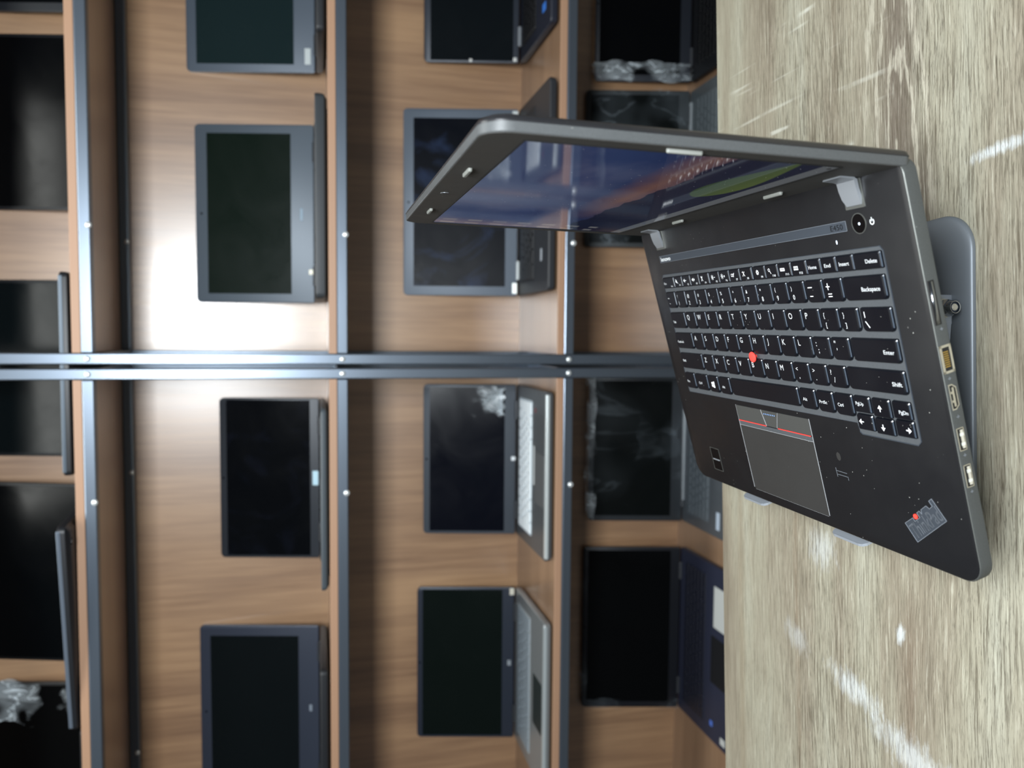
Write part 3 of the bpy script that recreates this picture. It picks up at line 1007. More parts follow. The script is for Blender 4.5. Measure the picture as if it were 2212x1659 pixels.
def make_key(x0, y0, x1, y1, legs, smile=True):
    bm = bmesh.new()
    b = 1.15 if smile else 0.55
    wide = x1 + (0.8 if smile else 0.2)
    w0 = x0 - (0.5 if smile else 0.1)
    lp = []
    for z, ins in ((ZK0, -0.15), (1.1, 0.0), (ZK1 - 0.25, 0.35)):
        lp.append([(x, y, z) for x, y in key_outline(w0, y0 - 0.3, wide, y1 + 0.2, ins, smile)])
    lp.append([(x, y, ZK1) for x, y in key_outline(w0 + 0.5, y0 + 0.1, wide - b, y1 - 0.15, 0.35, smile)])
    rows = loft(bm, lp, cap0=False)
    for f in bm.faces:
        f.material_index = 0
    bm.faces.ensure_lookup_table()
    # side band facing right gets a paler, glossier colour that paints its light stripe
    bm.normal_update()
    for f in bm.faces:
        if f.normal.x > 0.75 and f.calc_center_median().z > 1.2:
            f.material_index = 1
    k = L('key', bm, [MT['key'], MT['keyside']])
    bm = bmesh.new()
    z = ZK1 + 0.04
    for lg in legs:
        kind = lg[0]
        if kind == 't':
            _, s, tx, ty, h, w = lg
            size = h / 0.73
            text(bm, s, tx, ty, size, z, w=w, bold=0.10)
        elif kind == 'p':
            tri(bm, lg[1], z)
        elif kind == 's':
            stroke(bm, lg[1], lg[2], z - 0.03, z)
        elif kind == 'r':
            ring(bm, lg[1], lg[2], z - 0.03, lg[3], lg[4], 16, 0.03)
    if len(bm.verts):
        o = L('legend', bm, MT['legend'], k)
    else:
        bm.free()
    return k


def T(s, x, y, h=2.4, w=None):
    return ('t', s, x, y, h, w)


# function row
def fx(x0, x1):
    return x0 + 0.2, x1 - 0.2


fk = []
fk.append((28.3, 50.0, [T('Esc', 30.6, 186.6, 2.0, 4.6), T('FnLk', 43.6, 184.1, 1.2, 3.6)]))
groups = [50.8, 115.4, 180.6]
names = ['F%d' % i for i in range(1, 13)]


def icon(i, x, y):
    """small symbols centred on x, y"""
    q = []
    if i in (0, 1, 2, 3):
        if i < 3:
            q.append(('p', [(x - 2.2, y - 0.6), (x - 1.2, y - 0.6), (x + 0.1, y - 1.7), (x + 0.1, y + 1.7), (x - 1.2, y + 0.6), (x - 2.2, y + 0.6)]))
        if i == 0:
            q.append(('s', [(x - 2.0, y + 1.9), (x + 1.8, y - 1.8)], 0.4))
        if i == 1:
            q.append(('s', [(x + 0.7, y), (x + 2.5, y)], 0.45))
        if i == 2:
            q += [('s', [(x + 0.7, y), (x + 2.7, y)], 0.45), ('s', [(x + 1.7, y - 1), (x + 1.7, y + 1)], 0.45)]
        if i == 3:
            q += [('s', [(x - 1.3, y - 1.9), (x + 1.2, y + 1.9)], 0.45), ('s', [(x - 1.3, y + 1.9), (x + 1.2, y - 1.9)], 0.45), ('s', [(x, y - 0.4), (x, y + 1.6)], 0.7)]
    elif i in (4, 5):
        q.append(('r', x - 0.6, y, 0.95, 0.5))
        for a in range(8):
            c, s = math.cos(a * PI / 4), math.sin(a * PI / 4)
            q.append(('s', [(x - 0.6 + 1.35 * c, y + 1.35 * s), (x - 0.6 + 2.0 * c, y + 2.0 * s)], 0.35))
        q.append(('s', [(x + 2.0, y), (x + 3.6, y)], 0.4))
        if i == 5:
            q.append(('s', [(x + 2.8, y - 0.8), (x + 2.8, y + 0.8)], 0.4))
    elif i == 6:
        q += [('s', [(x - 2.2, y - 0.9), (x - 0.2, y - 0.9), (x - 0.2, y + 0.9), (x - 2.2, y + 0.9), (x - 2.2, y - 0.9)], 0.4), ('s', [(x, y), (x + 1.0, y + 1.2), (x + 1.0, y - 1.2)], 0.4), ('s', [(x + 0.3, y - 1.4), (x + 2.2, y + 1.6)], 0.4)]
    elif i == 7:
        q += [('s', [(x - 1.4, y - 1.6), (x + 1.4, y + 1.6)], 0.5), ('s', [(x - 1.6, y + 1.2), (x - 0.4, y + 1.8)], 0.5), ('s', [(x - 0.6, y + 1.2), (x + 1.4, y - 1.6)], 0.5)]
    elif i == 8:
        q.append(('r', x, y, 1.25, 0.6))
        for a in range(8):
            c, s = math.cos(a * PI / 4), math.sin(a * PI / 4)
            q.append(('s', [(x + 1.1 * c, y + 1.1 * s), (x + 1.75 * c, y + 1.75 * s)], 0.55))
    elif i == 9:
        q += [('r', x - 0.5, y + 0.7, 1.2, 0.8), ('s', [(x + 0.3, y - 0.2), (x + 1.4, y - 1.9)], 0.45)]
    elif i == 10:
        q.append(('s', [(x - 2.4, y - 0.9), (x + 2.4, y - 0.9), (x + 2.4, y + 0.9), (x - 2.4, y + 0.9), (x - 2.4, y - 0.9)], 0.3))
        for r in range(2):
            for k in range(5):
                xx = x - 1.8 + k * 0.9
                q.append(('s', [(xx - 0.25, y - 0.35 + r * 0.8), (xx + 0.25, y - 0.35 + r * 0.8)], 0.45))
    elif i == 11:
        for r in range(2):
            for k in range(3):
                xx, yy = x - 1.8 + k * 1.7, y - 0.8 + r * 1.5
                q.append(('s', [(xx - 0.55, yy - 0.4), (xx + 0.55, yy - 0.4), (xx + 0.55, yy + 0.4), (xx - 0.55, yy + 0.4), (xx - 0.55, yy - 0.4)], 0.3))
    return q


for i in range(12):
    g0 = groups[i // 4]
    a = g0 + (i % 4) * 15.5
    b = a + (14.9 if i % 4 < 3 else 16.3)
    fk.append((a, b, icon(i, a + 5.6, 188.4) + [T(names[i], a + (9.4 if i < 9 else 8.4), 184.3, 1.5, 2.4 if i < 9 else 3.6)]))
for s, a, b, x, w in (('Home', 244.1, 258.0, 245.8, 8.3), ('End', 258.7, 272.8, 262.0, 6.0), ('Insert', 273.5, 288.6, 276.2, 9.0), ('Delete', 289.3, 312.0, 299.5, 9.6)):
    fk.append((a, b, [T(s, x, 186.6, 2.4, w)]))
for a, b, lg in fk:
    make_key(a, 183.4, b, 192.6, lg, smile=False)

P = 19.05
# number row
yt = 179.4
yb = 165.0
nums = [('!', '1'), ('@', '2'), ('#', '3'), ('$', '4'), ('%', '5'), ('^', '6'), ('&', '7'), ('*', '8'), ('(', '9'), (')', '0')]
make_key(28.4, yb, 44.2, yt, [T('~', 30.8, yt - 6.6, 3.0, 3.2), T('`', 32.4, yb + 1.4, 3.4, 1.2)])
for i, (u_, l_) in enumerate(nums):
    x = 47.9 + P * i
    make_key(x, yb, x + 16.0, yt, [T(u_, x + 2.6, yt - 5.4, 2.7, None), T(l_, x + 3.4, yb + 2.6, 3.5, None)])
x = 47.9 + P * 10
make_key(x, yb, x + 16.0, yt, [('s', [(x + 2.4, yt - 4.4), (x + 6.6, yt - 4.4)], 0.6), ('s', [(x + 3.4, yb + 4.3), (x + 6.2, yb + 4.3)], 0.6)])
x += P
make_key(x, yb, x + 16.0, yt, [('s', [(x + 2.0, yt - 4.6), (x + 5.4, yt - 4.6)], 0.6), ('s', [(x + 3.7, yt - 6.6), (x + 3.7, yt - 2.6)], 0.6), ('s', [(x + 3, yb + 5.2), (x + 6.4, yb + 5.2)], 0.6), ('s', [(x + 3, yb + 3.6), (x + 6.4, yb + 3.6)], 0.6)])
make_key(276.2, yb, 310.6, yt, [T('Backspace', 291.5, yb + 5.6, 2.6, 15.6)])
# Q row
yt, yb = 160.7, 146.3
make_key(28.0, yb, 53.6, yt, [T('Tab', 31.0, yb + 5.0, 2.1, 5.0)])
for i, s in enumerate('QWERTYUIOP'):
    x = 57.4 + P * i
    make_key(x, yb, x + 16.0, yt, [T(s, x + 2.6, yt - 6.2, 4.3, None)])
for i, (u_, l_) in enumerate([('{', '['), ('}', ']')]):
    x = 57.4 + P * (10 + i)
    make_key(x, yb, x + (16.0 if i == 0 else 15.6), yt, [T(u_, x + 2.8, yt - 5.4, 3.0, None), T(l_, x + 3.8, yb + 2.8, 3.0, None)])
make_key(286.3, yb, 310.9, yt, [('s', [(289.6, yt - 5.6), (289.6, yt - 2.2)], 0.5), ('s', [(289.4, yb + 6.4), (292.2, yb + 2.8)], 0.6)])
# A row
yt, yb = 142.0, 127.6
make_key(27.5, yb, 58.4, yt, [T('CapsLock', 30.4, yb + 5.6, 2.0, 11.6)])
for i, s in enumerate('ASDFGHJKL'):
    x = 62.1 + P * i
    make_key(x, yb, x + 16.0, yt, [T(s, x + 2.4, yt - 6.0, 4.3, None)])
for i, (u_, l_) in enumerate([(':', ';'), ('"', "'")]):
    x = 62.1 + P * (9 + i)
    make_key(x, yb, x + 16.0, yt, [T(u_, x + 3.0, yt - 5.8, 4.2, None), T(l_, x + 4.6, yb + 4.2, 3.8, None)])
make_key(271.9, yb, 310.9, yt, [T('Enter', 299.3, yb + 5.6, 2.6, 8.8)])
# Z row
yt, yb = 123.3, 108.9
make_key(28.2, yb, 67.8, yt, [T('Shift', 31.6, yb + 6.6, 2.1, 6.0)])
for i, s in enumerate('ZXCVBNM'):
    x = 71.6 + P * i
    make_key(x, yb, x + 16.0, yt, [T(s, x + 2.4, yt - 6.4, 4.3, None)])
for i, (u_, l_) in enumerate([('<', ','), ('>', '.'), ('?', '/')]):
    x = 71.6 + P * (7 + i)
    make_key(x, yb, x + 16.0, yt, [T(u_, x + 2.4, yt - 5.8, 3.4, None), T(l_, x + 4.8, yb + 3.6, 3.6, None)])
make_key(262.3, yb, 311.0, yt, [T('Shift', 301.2, yb + 5.4, 2.6, 8.0)])
# bottom row
yt, yb = 104.8, 90.4
make_key(28.2, yb, 44.6, yt, [T('Fn', 31.0, yb + 5.6, 2.1, 3.8)])
make_key(48.0, yb, 68.2, yt, [T('Ctrl', 53.0, yb + 5.6, 2.1, 5.6)])
wx, wy = 76.4, yb + 5.0
make_key(71.6, yb, 87.0, yt, [('p', [(wx, wy), (wx + 2.1, wy - 0.4), (wx + 2.1, wy + 1.7), (wx, wy + 1.8)]), ('p', [(wx + 2.5, wy - 0.5), (wx + 5.2, wy - 1.0), (wx + 5.2, wy + 1.6), (wx + 2.5, wy + 1.7)]),
                              ('p', [(wx, wy + 2.2), (wx + 2.1, wy + 2.1), (wx + 2.1, wy + 4.2), (wx, wy + 3.8)]), ('p', [(wx + 2.5, wy + 2.1), (wx + 5.2, wy + 2.0), (wx + 5.2, wy + 4.8), (wx + 2.5, wy + 4.3)])])
make_key(90.5, yb, 106.4, yt, [T('Alt', 94.4, yb + 5.2, 2.1, 4.6)])
make_key(110.3, yb, 201.6, yt, [])
make_key(205.4, yb, 221.2, yt, [T('Alt', 208.0, yb + 6.0, 2.3, 4.8)])
make_key(224.8, yb, 240.4, yt, [T('PrtSc', 226.6, yb + 6.0, 2.3, 8.2)])
make_key(243.6, yb, 259.8, yt, [T('Ctrl', 246.0, yb + 6.0, 2.3, 5.6)])
make_key(262.5, 94.6, 276.8, yt, [T('PgUp', 264.4, 99.2, 2.3, 7.2)], smile=False)


def arrow(cx, cy, a):
    c, s = math.cos(a), math.sin(a)

    def r(x, y):
        return (cx + x * c - y * s, cy + x * s + y * c)
    return [('p', [r(-0.2, -1.9), r(2.1, 0), r(-0.2, 1.9)]), ('s', [r(-2.0, 0), r(-0.3, 0)], 0.7)]


make_key(279.2, 93.6, 294.2, yt, arrow(285.9, 99.0, PI / 2), smile=False)
make_key(296.8, 94.6, 311.0, yt, [T('PgDn', 302.0, 97.6, 2.3, 7.4)], smile=False)
make_key(262.4, 83.2, 276.6, 93.0, arrow(266.3, 88.4, PI), smile=False)
make_key(278.9, 82.6, 294.2, 92.4, arrow(285.6, 86.8, -PI / 2), smile=False)
make_key(296.7, 83.6, 311.0, 93.4, arrow(307.2, 88.0, 0), smile=False)

# pointing stick
bm = bmesh.new()
loft(bm, [[(155.6 + r * math.cos(a * PI / 12), 125.4 + r * math.sin(a * PI / 12), z) for a in range(24)] for r, z in ((1.4, 0.1), (1.5, 2.0), (4.0, 2.6), (4.2, 3.2), (3.9, 3.8), (2.6, 4.1))])
smooth_by_angle(L('pointing_stick', bm, MT['red']), 50)

# touchpad group
bm = bmesh.new()
slab(bm, 106.6, 8.6, 206.2, 64.6, (2.5, 2.5, 0.5, 0.5), [(-0.2, 0), (0.15, 0.1)], 4)
pad = L('touchpad', bm, MT['pad'])
bm = bmesh.new()
stroke(bm, [(106.4, 81.8), (106.3, 10.2)], 0.45, 0.0, 0.3)
stroke(bm, [(206.4, 81.8), (206.3, 9.6)], 0.45, 0.0, 0.3)
stroke(bm, [(106.5, 64.9), (206.0, 64.9)], 0.35, 0.0, 0.25)
stroke(bm, [(144.4, 81.6), (148.3, 69.2)], 0.45, 0.0, 0.62)
stroke(bm, [(167.6, 81.6), (162.8, 69.2)], 0.3, 0.0, 0.62)
stroke(bm, [(108.0, 8.6), (205.0, 8.6)], 0.12, 0.0, 0.18)
L('pad_border', bm, MT['trim'], pad)
for pts in ([(106.9, 69.6), (147.6, 69.6), (144.1, 81.8), (106.9, 81.8)], [(149.0, 69.2), (162.3, 69.2), (167.2, 81.8), (144.9, 81.8)], [(163.4, 69.6), (205.9, 69.6), (205.9, 81.8), (168.0, 81.8)]):
    bm = bmesh.new()
    prism(bm, pts, -0.1, 0.5)
    L('pad_button', bm, MT['button'])
bm = bmesh.new()
prism(bm, [(106.9, 65.2), (205.9, 65.2), (205.9, 68.3), (106.9, 68.3)], -0.1, 0.2)
L('pad_bar', bm, MT['kbd'])
for x0, x1 in ((107.0, 147.4), (163.6, 204.6)):
    bm = bmesh.new()
    box(bm, x0, 68.5, 0.1, x1, 69.3, 0.45)
    L('red_stripe', bm, MT['redline'])
bm = bmesh.new()
for k in range(7):
    cyl(bm, (148.2 + k * 2.4, 78.9, 0.45), (0, 0, 1), 0.48, 0.12, 10)
L('blue_dots', bm, MT['blue'])

# fingerprint reader
bm = bmesh.new()
box(bm, 39.6, 13.6, 0.0, 54.8, 34.0, 0.12)
fr = L('fingerprint_reader', bm, MT['glassblk'])
bm = bmesh.new()
stroke(bm, [(39.4, 13.4), (39.4, 34.2), (55.0, 34.2), (55.0, 13.4), (39.4, 13.4)], 0.4, 0.05, 0.25)
L('reader_frame', bm, MT['hinge2'], fr)
bm = bmesh.new()
box(bm, 41.0, 22.8, 0.1, 53.0, 24.0, 0.3)
L('reader_bar', bm, MT['hinge'], fr)

# worn sticker outline on the palm rest
bm = bmesh.new()
stroke(bm, [(225.6, 49.6), (225.9, 43.2)], 0.4, 0.0, 0.08)
stroke(bm, [(226.4, 47.6), (236.8, 47.4)], 0.35, 0.0, 0.08)
stroke(bm, [(226.4, 45.0), (237.2, 44.9), (237.3, 42.6)], 0.35, 0.0, 0.08)
L('sticker_residue', bm, MT['logoedge'])
bm = bmesh.new()
loft(bm, [[(231.6 + 2.2 * math.cos(a * PI / 10), 58.6 + 3.0 * math.sin(a * PI / 10), z) for a in range(20)] for z in (0.0, 0.06)])
L('residue_spot', bm, MT['pad'])

# name strip above the keys
bm = bmesh.new()
slab(bm, 29.7, 206.2, 287.2, 212.0, 0.8, [(-0.1, 0), (0.15, 0.1)], 3)
ns = L('name_strip', bm, MT['strip'])
bm = bmesh.new()
stroke(bm, [(29.7, 206.2), (287.2, 206.2), (287.2, 212.0), (29.7, 212.0), (29.7, 206.2)], 0.25, 0.1, 0.25)
L('strip_border', bm, MT['logoedge'], ns)
bm = bmesh.new()
text(bm, 'lenovo', 31.6, 207.2, 4.9, 0.2, w=19.0, bold=0.45)
L('lettering', bm, MT['legend'], ns)
bm = bmesh.new()
text(bm, 'E450', 272.6, 207.4, 4.6, 0.2, w=11.4, bold=0.1)
L('lettering', bm, MT['dark'], ns)

# power button, its symbol and the status light
bm = bmesh.new()
cyl(bm, (298.4, 209.3, 0.0), (0, 0, 1), 5.5, 0.3, 40)
pb = L('power_button', bm, MT['glassblk'])
bm = bmesh.new()
ring(bm, 298.4, 209.3, 0.0, 5.9, 5.5, 40, 0.4)
L('button_ring', bm, MT['hinge2'], pb)
bm = bmesh.new()
cyl(bm, (298.8, 209.1, 0.3), (0, 0, 1), 0.75, 0.1, 12)
L('button_light', bm, MT['led'], pb)
bm = bmesh.new()
ring(bm, 309.0, 209.0, 0.0, 1.75, 1.25, 24, 0.06, R(125), R(415))
stroke(bm, [(309.0, 209.3), (309.0, 211.4)], 0.45, 0.0, 0.06)
L('power_symbol', bm, MT['legend'])
bm = bmesh.new()
loft(bm, [[(275.7 + 0.5 * math.cos(a * PI / 6), 200.6 + 1.2 * math.sin(a * PI / 6), z) for a in range(12)] for z in (0.0, 0.1)])
L('status_light', bm, MT['led'])

# large logo on the palm rest corner
ang = math.atan2(20.3, 27.0)


def lxf(p):
    # p in logo frame: x along baseline, y up the letters
    c, s = math.cos(ang), math.sin(ang)
    return Vector((292.9 + p.x * c - p.y * s, 15.8 + p.x * s + p.y * c, p.z))


bm = bmesh.new()
# stepped backing plate outline
bp = [(-0.8, -1.0), (33.8, -1.0), (33.8, 13.4), (30.6, 13.4), (30.6, 9.9), (27.0, 9.8), (25.9, 12.3), (19.8, 12.3), (18.2, 10.0), (17.6, 12.4), (14.6, 12.4), (14.6, 9.2), (8.6, 9.2), (8.6, 11.6), (-0.8, 12.0)]
pl = [lxf(Vector((x, y, 0))) for x, y in bp]
loft(bm, [[(p.x, p.y, -0.05) for p in pl], [(p.x, p.y, 0.12) for p in pl]])
lg = L('logo_plate', bm, MT['strip'])
bm = bmesh.new()
stroke(bm, [(p.x, p.y) for p in pl] + [(pl[0].x, pl[0].y)], 0.35, 0.05, 0.3)
L('logo_outline', bm, MT['logoedge'], lg)
bm = bmesh.new()
text(bm, 'ThinkPad', 0.4, 0.4, 13.2, 0.28, w=32.2, xf=lxf, bold=0.15)
L('lettering', bm, MT['logoedge'], lg)
bm = bmesh.new()
p = lxf(Vector((11.9, 11.2, 0)))
cyl(bm, (p.x, p.y, 0.1), (0, 0, 1), 1.55, 0.5, 20)
L('logo_light', bm, MT['redled'], lg)

# ports in the right side wall (plane x = 339)
XR = 339.0


def sidebox(bm, y0, z0, y1, z1, x0=-3.0, x1=0.15, bev=0.0, mi=0):
    box(bm, XR + x0, y0, z0, XR + x1, y1, z1, bev, 1, mi)


def port_frame(name, y0, z0, y1, z1, t, m):
    """a metal shell standing slightly proud around a dark mouth"""
    bm = bmesh.new()
    sidebox(bm, y0, z0, y1, z0 + t)
    sidebox(bm, y0, z1 - t, y1, z1)
    sidebox(bm, y0, z0, y0 + t, z1)
    sidebox(bm, y1 - t, z0, y1, z1)
    sh = L(name, bm, m)
    bm = bmesh.new()
    sidebox(bm, y0 + t * 0.5, z0 + t * 0.5, y1 - t * 0.5, z1 - t * 0.5, -3.0, 0.08)
    L('mouth', bm, MT['portblk'], sh)
    return sh


for ya in (79.6, 58.8):
    s = port_frame('usb_port', ya, -6.1, ya + 12.8, -1.5, 0.45, MT['port'])
    bm = bmesh.new()
    sidebox(bm, ya + 1.2, -5.4, ya + 11.6, -3.6, -2, 0.14)
    L('tongue', bm, MT['nylon'], s)
    for dy in (2.8, 8.2):
        bm = bmesh.new()
        sidebox(bm, ya + dy, -5.5, ya + dy + 1.7, -3.2, -2, 0.30)
        L('contact_spring', bm, MT['white'], s)
# video port with slanted corners
bm = bmesh.new()
hp = [(102.6, -1.8), (102.6, -4.2), (104.6, -6.4), (114.8, -6.4), (116.8, -4.2), (116.8, -1.8)]
loft(bm, [[(XR - 2, y, z) for y, z in hp], [(XR + 0.15, y, z) for y, z in hp]])
hd = L('video_port', bm, MT['port'])
bm = bmesh.new()
hp2 = [(103.3, -2.3), (103.3, -4.0), (104.9, -5.8), (114.5, -5.8), (116.1, -4.0), (116.1, -2.3)]
loft(bm, [[(XR - 1, y, z) for y, z in hp2], [(XR + 0.22, y, z) for y, z in hp2]])
L('mouth', bm, MT['portblk'], hd)
bm = bmesh.new()
sidebox(bm, 104.4, -4.6, 115.0, -3.4, -1, 0.3)
sidebox(bm, 106.8, -3.4, 108.0, -2.4, -1, 0.3)
sidebox(bm, 111.6, -3.4, 112.8, -2.4, -1, 0.3)
L('tongue', bm, MT['port'], hd)
# network socket
s = port_frame('network_socket', 122.9, -8.0, 138.2, -0.9, 1.3, MT['port'])
for k in range(8):
    bm = bmesh.new()
    sidebox(bm, 126.2 + k * 1.15, -5.6, 126.75 + k * 1.15, -2.4, -1, 0.3)
    L('gold_contact', bm, MT['gold'], s)
# card slot
bm = bmesh.new()
sidebox(bm, 149.3, -5.5, 173.4, -1.1, -2, 0.12, 0.2)
cs = L('card_slot', bm, MT['portblk'])
bm = bmesh.new()
cyl(bm, (XR - 0.9, 149.9, -3.5), (0, 1, 0), 1.55, 22.8, 20)
L('slot_door', bm, MT['chrome'], cs, smooth=True)
# scratches / wear on the side wall near the ports, little printed symbols
bm = bmesh.new()
for y, z in ((147.0, -4.6), (120.0, -3.6), (98.6, -4.4), (77.0, -4.0), (56.2, -4.0)):
    sidebox(bm, y - 0.9, z - 0.2, y + 0.9, z + 0.1, -1, 0.05)
    sidebox(bm, y - 0.3, z - 0.9, y + 0.1, z + 0.9, -1, 0.05)
L('port_symbols', bm, MT['logoedge'])

# hinges
for x0, x1 in ((290.2, 306.6), (29.0, 45.8)):
    bm = bmesh.new()
    slab(bm, x0, 217.6, x1, 234.0, 0.6, [(-0.1, 0), (0.6, 0.2)], 2)
    hb = L('hinge', bm, MT['hinge2'])
    bm = bmesh.new()
    # rounded tongue that climbs to the lid
    prof = [(219.6, 1.1), (224.0, 2.6), (229.0, 3.4), (233.5, 3.6), (236.2, 5.5), (238.4, 12.0)]
    wl = [(1.6, -1.6), (0.5, -0.5), (0.2, -0.2), (0, 0), (0, 0), (0, 0)]
    lps = []
    for (y, z), (a, b) in zip(prof, wl):
        lps.append([(x0 + 0.6 + a, y, z - 2.0 if y < 235 else z - 1.2), (x1 - 0.4 + b, y, z - 2.0 if y < 235 else z - 1.2), (x1 - 0.4 + b, y - (0 if y < 235 else 1.6), z), (x0 + 0.6 + a, y - (0 if y < 235 else 1.6), z)])
    loft(bm, lps)
    smooth_by_angle(L('hinge_arm', bm, MT['hinge'], hb), 40)

# lid -------------------------------------------------------------
THL = 1.269663
HY, HZ = 230.85, -10.39
LH = 226.9
lid_bm = bmesh.new()
RS = (5, 5, 15, 15)
# l starts just above the deck
L0 = 4.0
slab(lid_bm, -1.0, L0, 338.4, LH + 1.0, RS, [(-5.2, 0.0), (-0.7, 0.0), (-0.2, 0.4)], 8, mi=1)
slab(lid_bm, -1.0, L0, 338.4, LH + 1.0, RS, [(-0.6, 0.9), (0.0, 0.9)], 8, mi=0)
slab(lid_bm, -1.4, L0, 338.8, LH + 1.4, RS, [(-9.6, 9.0), (-9.0, 4.2), (-7.6, 1.2), (-5.6, 0.0), (-5.0, 0.2)], 8, mi=2)
lid_o = L('lid', lid_bm, [MT['bezel'], MT['lidside'], MT['shell']], off=(0, 0, 0))
smooth_by_angle(lid_o, 35)
lid_o.location = (-OX, HY * mm - OY, HZ * mm - OZ)
lid_o.rotation_euler = (THL, 0, 0)


def LL(name, bmx, m, parent=None, smooth=False):
    return L(name, bmx, m, parent or lid_o, smooth, (0, 0, 0))


bm = bmesh.new()
DX0, DY0, DX1, DY1 = 13.5, 37.0, 325.5, 205.0
slab(bm, 0, 0, DX1 - DX0, DY1 - DY0, 0.3, [(-0.2, 0), (0.08, 0.05)], 1)
disp = LL('display', bm, MT['screen_lit'])
disp.location = (DX0 * mm, DY0 * mm, 0)
bm = bmesh.new()
stroke(bm, [(DX0 - 0.5, DY1 + 0.5), (DX0 - 0.5, DY0 - 0.5), (DX1 + 0.5, DY0 - 0.5), (DX1 + 0.5, DY1 + 0.5), (DX0 - 0.5, DY1 + 0.5)], 0.9, -0.1, 0.45)
LL('display_gasket', bm, MT['portblk'])
for (ax, ay, bx, by) in ((232, 217.2, 252, 217.2), (71, 216.8, 91, 216.8), (332.0, 118, 332.0, 137), (230.5, 23.2, 250.5, 23.2), (96, 23.2, 114, 23.2)):
    bm = bmesh.new()
    if ax == bx:
        slab(bm, ax - 1.3, ay, ax + 1.3, by, 1.2, [(-0.1, 0), (1.4, 0.1), (1.9, 0.6)], 4)
    else:
        slab(bm, ax, ay - 1.3, bx, ay + 1.3, 1.2, [(-0.1, 0), (1.4, 0.1), (1.9, 0.6)], 4)
    smooth_by_angle(LL('bumper', bm, MT['bump']), 40)
bm = bmesh.new()
cyl(bm, (163.0, 217.5, -0.1), (0, 0, 1), 2.2, 0.3, 24)
wc = LL('webcam', bm, MT['glassblk'])
bm = bmesh.new()
ring(bm, 163.0, 217.5, 0.0, 3.4, 3.1, 30, 0.25, R(-30), R(150))
LL('webcam_rim', bm, MT['hinge'], wc)
for x in (172.0,):
    bm = bmesh.new()
    cyl(bm, (x, 217.5, -0.05), (0, 0, 1), 0.6, 0.15, 10)
    LL('webcam_light', bm, MT['portblk'])
for x in (319.5,):
    bm = bmesh.new()
    cyl(bm, (x, 39.5, 0.05), (0, 0, 1), 1.3, 0.12, 14)
    LL('panel_screw', bm, MT['portblk'])

# ------------------------------------------------------------------ metal stand under the laptop
stand = empty('laptop_stand', (0.009, 0.531, TH), 0.0)
tag(stand, 'silver grey metal stand with flat base plate and lock nut under the tilted laptop', 'stand')
SX, SY, SZ = stand.location
bm = bmesh.new()
slab(bm, -0.105, -0.098, 0.104, 0.098, 0.026, [(0.0, 0.0012), (0.0008, 0.0), (0.0024, 0.0), (0.0034, 0.0006), (0.0040, 0.0022), (0.0043, 0.0055), (0.0045, 0.0105)], 10)
smooth_by_angle(link('base_plate', bm, MT['standgrey'], stand), 40)


def to_stand(p):
    """a point of the laptop frame (mm) in the stand's frame"""
    w = LW @ (Vector(p) * mm)
    return w - Vector((SX, SY, SZ))


# tray under the laptop with two front lips
bm = bmesh.new()
ZB = -20.3
pts = rrect(45, -4, 252, 205, (12, 12, 22, 22), 6)
loft(bm, [[to_stand((x, y, ZB - 2.2)) for x, y in pts], [to_stand((x, y, ZB)) for x, y in pts]])
tray = link('tray', bm, MT['stand'], stand)
for c in (80.0, 206.0):
    bm = bmesh.new()
    hwid = 19.0
    prof = [(4.0, ZB - 0.2), (-5.0, ZB - 0.2), (-8.0, ZB + 1.6), (-9.6, ZB + 4.5), (-10.4, ZB + 8.5), (-10.8, ZB + 11.0), (-10.9, ZB + 12.0)]
    inner = []
    outer = []
    wid = [hwid, hwid, hwid, hwid, hwid - 0.6, hwid - 2.6, hwid - 5.5]
    rowsv = []
    for i, ((y, z), w_) in enumerate(zip(prof, wid)):
        if i == 0:
            dy, dz = -10, 0
        else:
            dy, dz = prof[i][0] - prof[i - 1][0], prof[i][1] - prof[i - 1][1]
        ln = math.hypot(dy, dz)
        ny, nz = dz / ln, -dy / ln          # towards the laptop / upward
        t = 2.0
        ny, nz = (ny, nz)
        rowsv.append([to_stand((c - w_, y, z)), to_stand((c + w_, y, z)), to_stand((c + w_, y - ny * t, z - nz * t)), to_stand((c - w_, y - ny * t, z - nz * t))])
    loft(bm, rowsv)
    link('front_lip', bm, MT['stand'], stand)
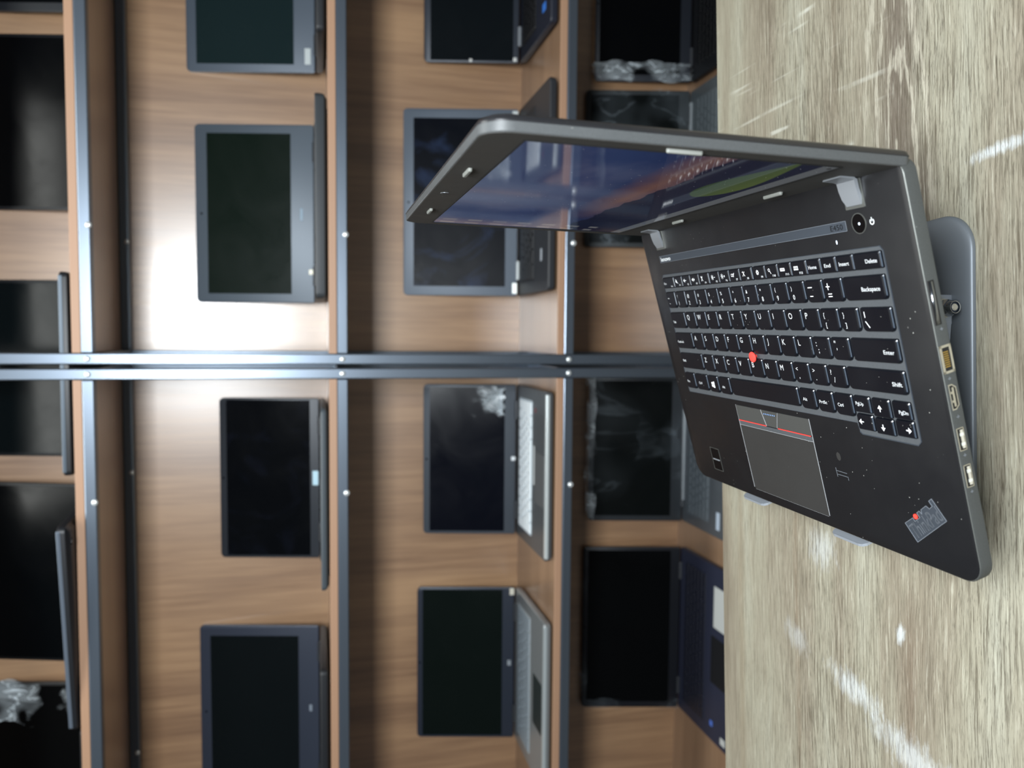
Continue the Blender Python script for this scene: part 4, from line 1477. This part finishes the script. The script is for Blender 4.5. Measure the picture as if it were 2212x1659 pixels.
# swing arms between base plate and tray, hinge bolt with lock nut
HX, HZs = 0.0485 - SX, 0.0160
for yy in (-0.086, 0.070):
    bm = bmesh.new()
    # side arm outline in x-z (stand frame): round boss at the bolt, tapering forward (-x) and up
    arm = []
    for k in range(13):
        a = R(-75 + 190 * k / 12)
        arm.append((HX + 0.0085 * math.cos(a), HZs + 0.0085 * math.sin(a)))
    arm += [(HX - 0.050, HZs + 0.030), (HX - 0.095, HZs + 0.022), (HX - 0.090, HZs + 0.012), (HX - 0.020, HZs - 0.006)]
    loft(bm, [[(x, yy, z) for x, z in arm], [(x, yy + 0.0025, z) for x, z in arm]])
    smooth_by_angle(link('side_arm', bm, MT['stand'], stand), 30)
    bm = bmesh.new()
    y2 = yy + 0.0045
    br = [(HX + 0.0098, 0.0040), (HX + 0.0098, HZs)]
    for k in range(7):
        a = R(20 + 140 * k / 6)
        br.append((HX + 0.0098 * math.cos(a), HZs + 0.0098 * math.sin(a)))
    br += [(HX - 0.0098, HZs), (HX - 0.0098, 0.0040)]
    loft(bm, [[(x, y2, z) for x, z in br], [(x, y2 + 0.0025, z) for x, z in br]])
    smooth_by_angle(link('bracket', bm, MT['stand'], stand), 30)


def turned(bm, prof, n=28):
    loft(bm, [[(HX + r * math.cos(a * 2 * PI / n), y, HZs + r * math.sin(a * 2 * PI / n)) for a in range(n)] for y, r in prof])


bm = bmesh.new()
turned(bm, [(-0.0972, 0.0018), (-0.0966, 0.0023), (0.078, 0.0023)])
smooth_by_angle(link('hinge_bolt', bm, MT['nylon'], stand))
bm = bmesh.new()
turned(bm, [(-0.0876, 0.0064), (-0.0861, 0.0066)])
smooth_by_angle(link('washer', bm, MT['nylon'], stand))
bm = bmesh.new()
n = 6
hexa = [(HX + 0.0058 * math.cos(a * PI / 3 + 0.3), HZs + 0.0058 * math.sin(a * PI / 3 + 0.3)) for a in range(6)]
hexb = [(HX + 0.0050 * math.cos(a * PI / 3 + 0.3), HZs + 0.0050 * math.sin(a * PI / 3 + 0.3)) for a in range(6)]
loft(bm, [[(x, -0.0877, z) for x, z in hexb], [(x, -0.0882, z) for x, z in hexa], [(x, -0.0930, z) for x, z in hexa], [(x, -0.0938, z) for x, z in hexb]])
nut = link('lock_nut', bm, MT['chrome'], stand)
bm = bmesh.new()
turned(bm, [(-0.0936, 0.0047), (-0.0962, 0.0047), (-0.0972, 0.0042), (-0.0970, 0.0036), (-0.0955, 0.0034)])
smooth_by_angle(link('nut_collar', bm, MT['chrome'], nut), 50)
bm = bmesh.new()
turned(bm, [(-0.0950, 0.0034), (-0.0962, 0.0034), (-0.0964, 0.0030)])
link('collar_insert', bm, MT['insert'], nut)
